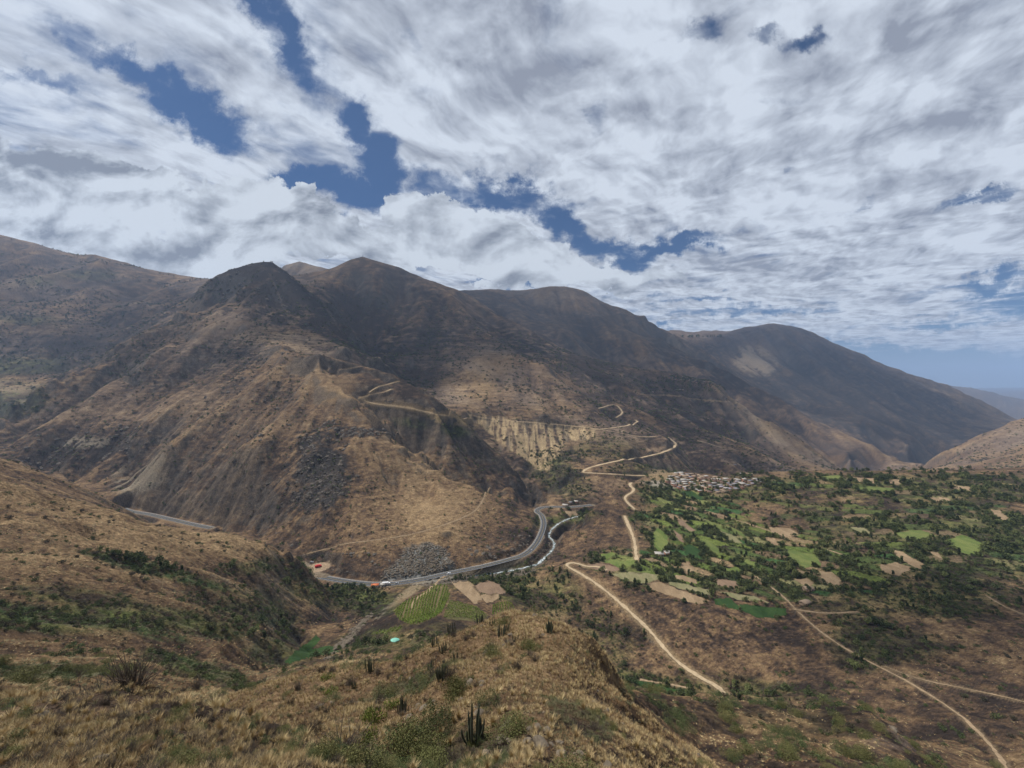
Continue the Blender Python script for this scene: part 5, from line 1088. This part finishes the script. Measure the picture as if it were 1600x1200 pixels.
# ------------------------------------------------------------------ vehicles
M_paint = {'white': flatmat('white_vehicle_paint', (.70, .70, .70), .35, .5), 'red': M_roofs['red'], 'silver': flatmat('silver_vehicle_paint', (.35, .36, .38), .35, .5)}; M_tyre = flatmat('tyre_rubber', (.02, .02, .02), .9, .1)
def wheel(x, y, r=.5): 
    k = 14; th = np.arange(k) / k * 2 * np.pi; v = np.concatenate([np.stack([x + r * np.cos(th), np.full(k, y + s), r + r * np.sin(th)], 1) for s in (-.13, .13)] + [np.array([[x, y - .13, r], [x, y + .13, r]])])
    i = np.arange(k); j = (i + 1) % k; f = [np.stack([i, j, j + k, i + k], 1), np.stack([j, i, np.full(k, 2 * k), np.full(k, 2 * k)], 1)[:, [0, 1, 2, 2]], np.stack([i + k, j + k, np.full(k, 2 * k + 1), np.full(k, 2 * k + 1)], 1)]
    me = bpy.data.meshes.new('wheel'); me.from_pydata(v.tolist(), [], [tuple(q) for q in f[0].tolist()] + [tuple(q[:3]) for q in f[1].tolist()] + [tuple(q[:3]) for q in f[2].tolist()]); me.materials.append(M_tyre); return me
def prism(prof, y0, y1):
    n = len(prof); v = [(x, y, z) for y in (y0, y1) for x, z in prof]; f = [tuple(range(n)), tuple(range(2 * n - 1, n - 1, -1))] + [(i, i + n, (i + 1) % n + n, (i + 1) % n) for i in range(n)]; return v, f
def pm(name, prof, y0, y1, mat):
    v, f = prism(prof, y0, y1); me = bpy.data.meshes.new(name); me.from_pydata(v, [], f); me.materials.append(mat); return me
def truck(x, z, h, rot, cab, cargo, L=8.0, **props):
    e = link('truck', None, None, category='truck', **props); e.location = (x, z, h); e.rotation_euler = (0, 0, rot)
    link('cab', pm('cab', [(L/2 - 1.9, .6), (L/2, .6), (L/2, 1.5), (L/2 - .35, 2.5), (L/2 - 1.9, 2.5)], -1.1, 1.1, M_paint[cab]), e)
    link('windscreen', pm('windscreen', [(L/2 + .02, 1.52), (L/2 - .33, 2.42), (L/2 - .3, 2.42), (L/2 + .05, 1.52)], -.95, .95, M_glass), e)
    link('cargo_body', pm('cargo_body', [(-L/2, .9), (L/2 - 2.1, .9), (L/2 - 2.1, 3.0), (L/2 - 2.5, 3.3), (-L/2 + .4, 3.3), (-L/2, 3.0)], -1.2, 1.2, M_paint[cargo]), e)
    link('chassis', pm('chassis', [(-L/2, .55), (L/2 - .2, .55), (L/2 - .2, .88), (-L/2, .88)], -.8, .8, M_tyre), e)
    for wx in (L/2 - 1.0, -L/2 + 1.2, -L/2 + 2.3):
        for s in (-1, 1): link('wheel', wheel(wx, s * 1.02), e)
def car(x, z, h, rot, col, **props):
    e = link('car', None, None, category='car', **props); e.location = (x, z, h); e.rotation_euler = (0, 0, rot)
    link('body', pm('body', [(-2.2, .35), (2.2, .35), (2.25, .8), (1.2, .98), (-2.1, 1.0), (-2.25, .8)], -.88, .88, M_paint[col]), e)
    link('cabin', pm('cabin', [(-1.9, .99), (1.0, .98), (.4, 1.5), (-1.4, 1.52)], -.78, .78, M_glass), e); link('roof', pm('roof', [(-1.4, 1.525), (.4, 1.505), (.3, 1.56), (-1.3, 1.575)], -.74, .74, M_paint[col]), e)
    for wx in (1.35, -1.35):
        for s in (-1, 1): link('wheel', wheel(wx, s * .8, .34), e)
def onroad(px):
    P = roads['highway_b']; k = int(np.argmin(np.abs(CX + FPX * P[:, 0] / P[:, 1] - px) + 1000 * (P[:, 1] > 600))); k = min(k, len(P) - 2); d = P[k + 1] - P[k]; return P[k], math.atan2(d[1], d[0])
x, z, h = LAYBY[len(LAYBY)//2]; truck(x, z, h + .1, .6, 'red', 'red', label='red truck parked on the pale gravel layby', )
x, z, h = level_line([(487,879),(492,881)], lambda q: -240.2)[0]; h = float(ground(x, z)); car(x, z, h + .05, .1, 'silver', label='silver grey car at the upper end of the layby')
for px, lab, fn in [(603,'white truck on the highway above the orange roofed shop','t'),(700,'white car on the highway at the foot of the grey rock face','c'),(622,'small silver car on the highway behind the white truck','s'),(842,'silver car driving on the highway bend above the river','s')]:
    p, a = onroad(px); n_ = np.array([-math.sin(a), math.cos(a)]) * -1.8
    if fn == 't': truck(p[0] + n_[0], p[1] + n_[1], p[2] + .12, a, 'white', 'white', 9.5, label=lab)
    else: car(p[0] + n_[0], p[1] + n_[1], p[2] + .12, a, 'white' if fn == 'c' else 'silver', label=lab)

# ------------------------------------------------------------------ turquoise canopy, mast
x, z, h = hit(617, 1003, 120, 300); e = link('canopy', None, None, label='round turquoise canopy on the green slope left of the knoll', category='canopy'); e.location = (x, z, h)
k = 20; th = np.arange(k) / k * 2 * np.pi; ringv = lambda r, hh: np.stack([r * 1.25 * np.cos(th) * (1 + .06 * np.sin(3 * th)), r * np.sin(th) * (1 + .05 * np.cos(2 * th)), np.full(k, hh) + .08 * np.sin(5 * th)], 1)
vv = np.concatenate([ringv(2.3, 1.3), ringv(1.7, 1.75), ringv(.9, 1.95), ringv(.05, 2.1)]); i = np.arange(4 * k).reshape(4, k); j = np.roll(i, -1, 1)
link('cover', raw_mesh('cover', vv, np.stack([i[:-1], j[:-1], j[1:], i[1:]], 2), flatmat('turquoise_sheet', (.16, .42, .33), .6, .3, .12, .8), True), e)
for a in range(6):
    v, f = tube([(2.5 * math.cos(a * 1.05), 2.0 * math.sin(a * 1.05), -1.5), (2.5 * math.cos(a * 1.05), 2.0 * math.sin(a * 1.05), 1.35)], [.06, .06], 6); link('pole', raw_mesh('pole', v, f, M_bark), e)
M_steel = flatmat('mast_steel', (.16, .16, .17), .6, .3)
def mast(px, py, hh, lab, ants):
    x, z, h = hit(px, py, 2000, 3200); e = link('radio_mast', None, None, label=lab, category='mast'); e.location = (x, z, h - 1)
    parts = []
    r = .055 * hh
    for a in range(4):
        c, s = math.cos(a * math.pi / 2 + .4), math.sin(a * math.pi / 2 + .4); parts.append(tube([(c * r, s * r, 0), (c * .15, s * .15, hh)], [.55, .35], 5))
        for q in range(8):
            t0, t1 = q / 8, (q + 1) / 8; c2, s2 = math.cos((a + 1) * math.pi / 2 + .4), math.sin((a + 1) * math.pi / 2 + .4); r0, r1 = r * (1 - t0) + .15, r * (1 - t1) + .15
            parts.append(tube([(c * r0, s * r0, hh * t0), (c2 * r1, s2 * r1, hh * t1)], [.2, .2], 4))
    v, f = join(parts); link('lattice', raw_mesh('lattice', v, f, M_steel), e)
    for q in range(ants):
        v, f = tube([(0, -.2, hh * (.7 + .1 * q)), (0, -1.4, hh * (.7 + .1 * q))], [.9, 1.1], 10); link('antenna', raw_mesh('antenna', v, f, M_paint['white']), e)
mast(567, 403, 30, 'tall lattice mast on the pointed summit', 2); mast(562, 404, 15, 'short mast left of the tall one on the summit', 0); mast(577, 405, 15, 'short mast right of the tall one on the summit', 0)
rs2 = np.random.RandomState(4)
for i in range(22):   # trees on the saddle skyline
    px = 1066 + 62 * rs2.rand(); x, z, h = hit(px, 527, 3800, 5600); kk = rs2.randint(7); e = link('tree', None, None, label='tiny dark tree on the saddle between the far mountains', category='tree', group='trees on the far saddle'); s_ = 22 + 16 * rs2.rand(); e.location = (x, z, h - 2); e.scale = (s_ * .8, s_ * .8, s_); link('crown', TREES[kk][0], e); link('trunk', TREES[kk][1], e)

# ------------------------------------------------------------------ unseen clouds overhead, added to cast shade on the slopes
mc, tc_, bc = newmat('shadow_cloud_vapour')
tr = tc_.node('ShaderNodeBsdfTransparent'); df = tc_.node('ShaderNodeBsdfDiffuse'); df.inputs[0].default_value = (.9, .9, .9, 1); mx = tc_.node('ShaderNodeMixShader')
pp = tc_.node('ShaderNodeNewGeometry').outputs['Position']; nn = tc_.noise(pp, .0022, 6, .62); tc_.l.new(tc_.ss(nn, .36, .60, .06, .48), mx.inputs[0]); tc_.l.new(tr.outputs[0], mx.inputs[1]); tc_.l.new(df.outputs[0], mx.inputs[2])
tc_.l.new(mx.outputs[0], mc.node_tree.nodes['Material Output'].inputs[0])
def shadow_cloud(px, py, z0, z1, rx, ry, alt=5600):
    x, z, h = hit(px, py, z0, z1); t = (alt - h) / sd.z; bm = bmesh.new(); bmesh.ops.create_icosphere(bm, subdivisions=4, radius=1)
    ox = px * .01
    co = np.array([v.co[:] for v in bm.verts]); nz = fbm(co[:, 0] + ox + co[:, 2], co[:, 1] + co[:, 2] * .5, .7, 4)
    for v, q in zip(bm.verts, nz): v.co *= 1 + .5 * q
    me = bpy.data.meshes.new('shadow_cloud'); bm.to_mesh(me); bm.free(); me.materials.append(mc); me.polygons.foreach_set('use_smooth', np.ones(len(me.polygons), bool))
    o = link('shadow_cloud', me, None, kind='structure'); o.location = (x + sd.x * t, z + sd.y * t, alt); o.scale = (rx, ry, min(rx, ry) * .35)
for c_ in SHADOW_CLOUDS: shadow_cloud(*c_)

# ------------------------------------------------------------------ air
hz_, th_, bh = newmat('haze_air'); hz_.node_tree.nodes.remove(bh)
pv = th_.node('ShaderNodeVolumePrincipled'); pv.inputs['Color'].default_value = (.50, .68, 1.0, 1); pv.inputs['Density'].default_value = HAZE; pv.inputs['Anisotropy'].default_value = .2
th_.l.new(pv.outputs[0], hz_.node_tree.nodes['Material Output'].inputs['Volume'])
v, f = box(-41000, 41000, -60, 26500, float(H.min()) - 1, float(H.max()) + 60)
link('haze', raw_mesh('haze', v, f, hz_), None, kind='stuff')
print('done', time.time() - T0)
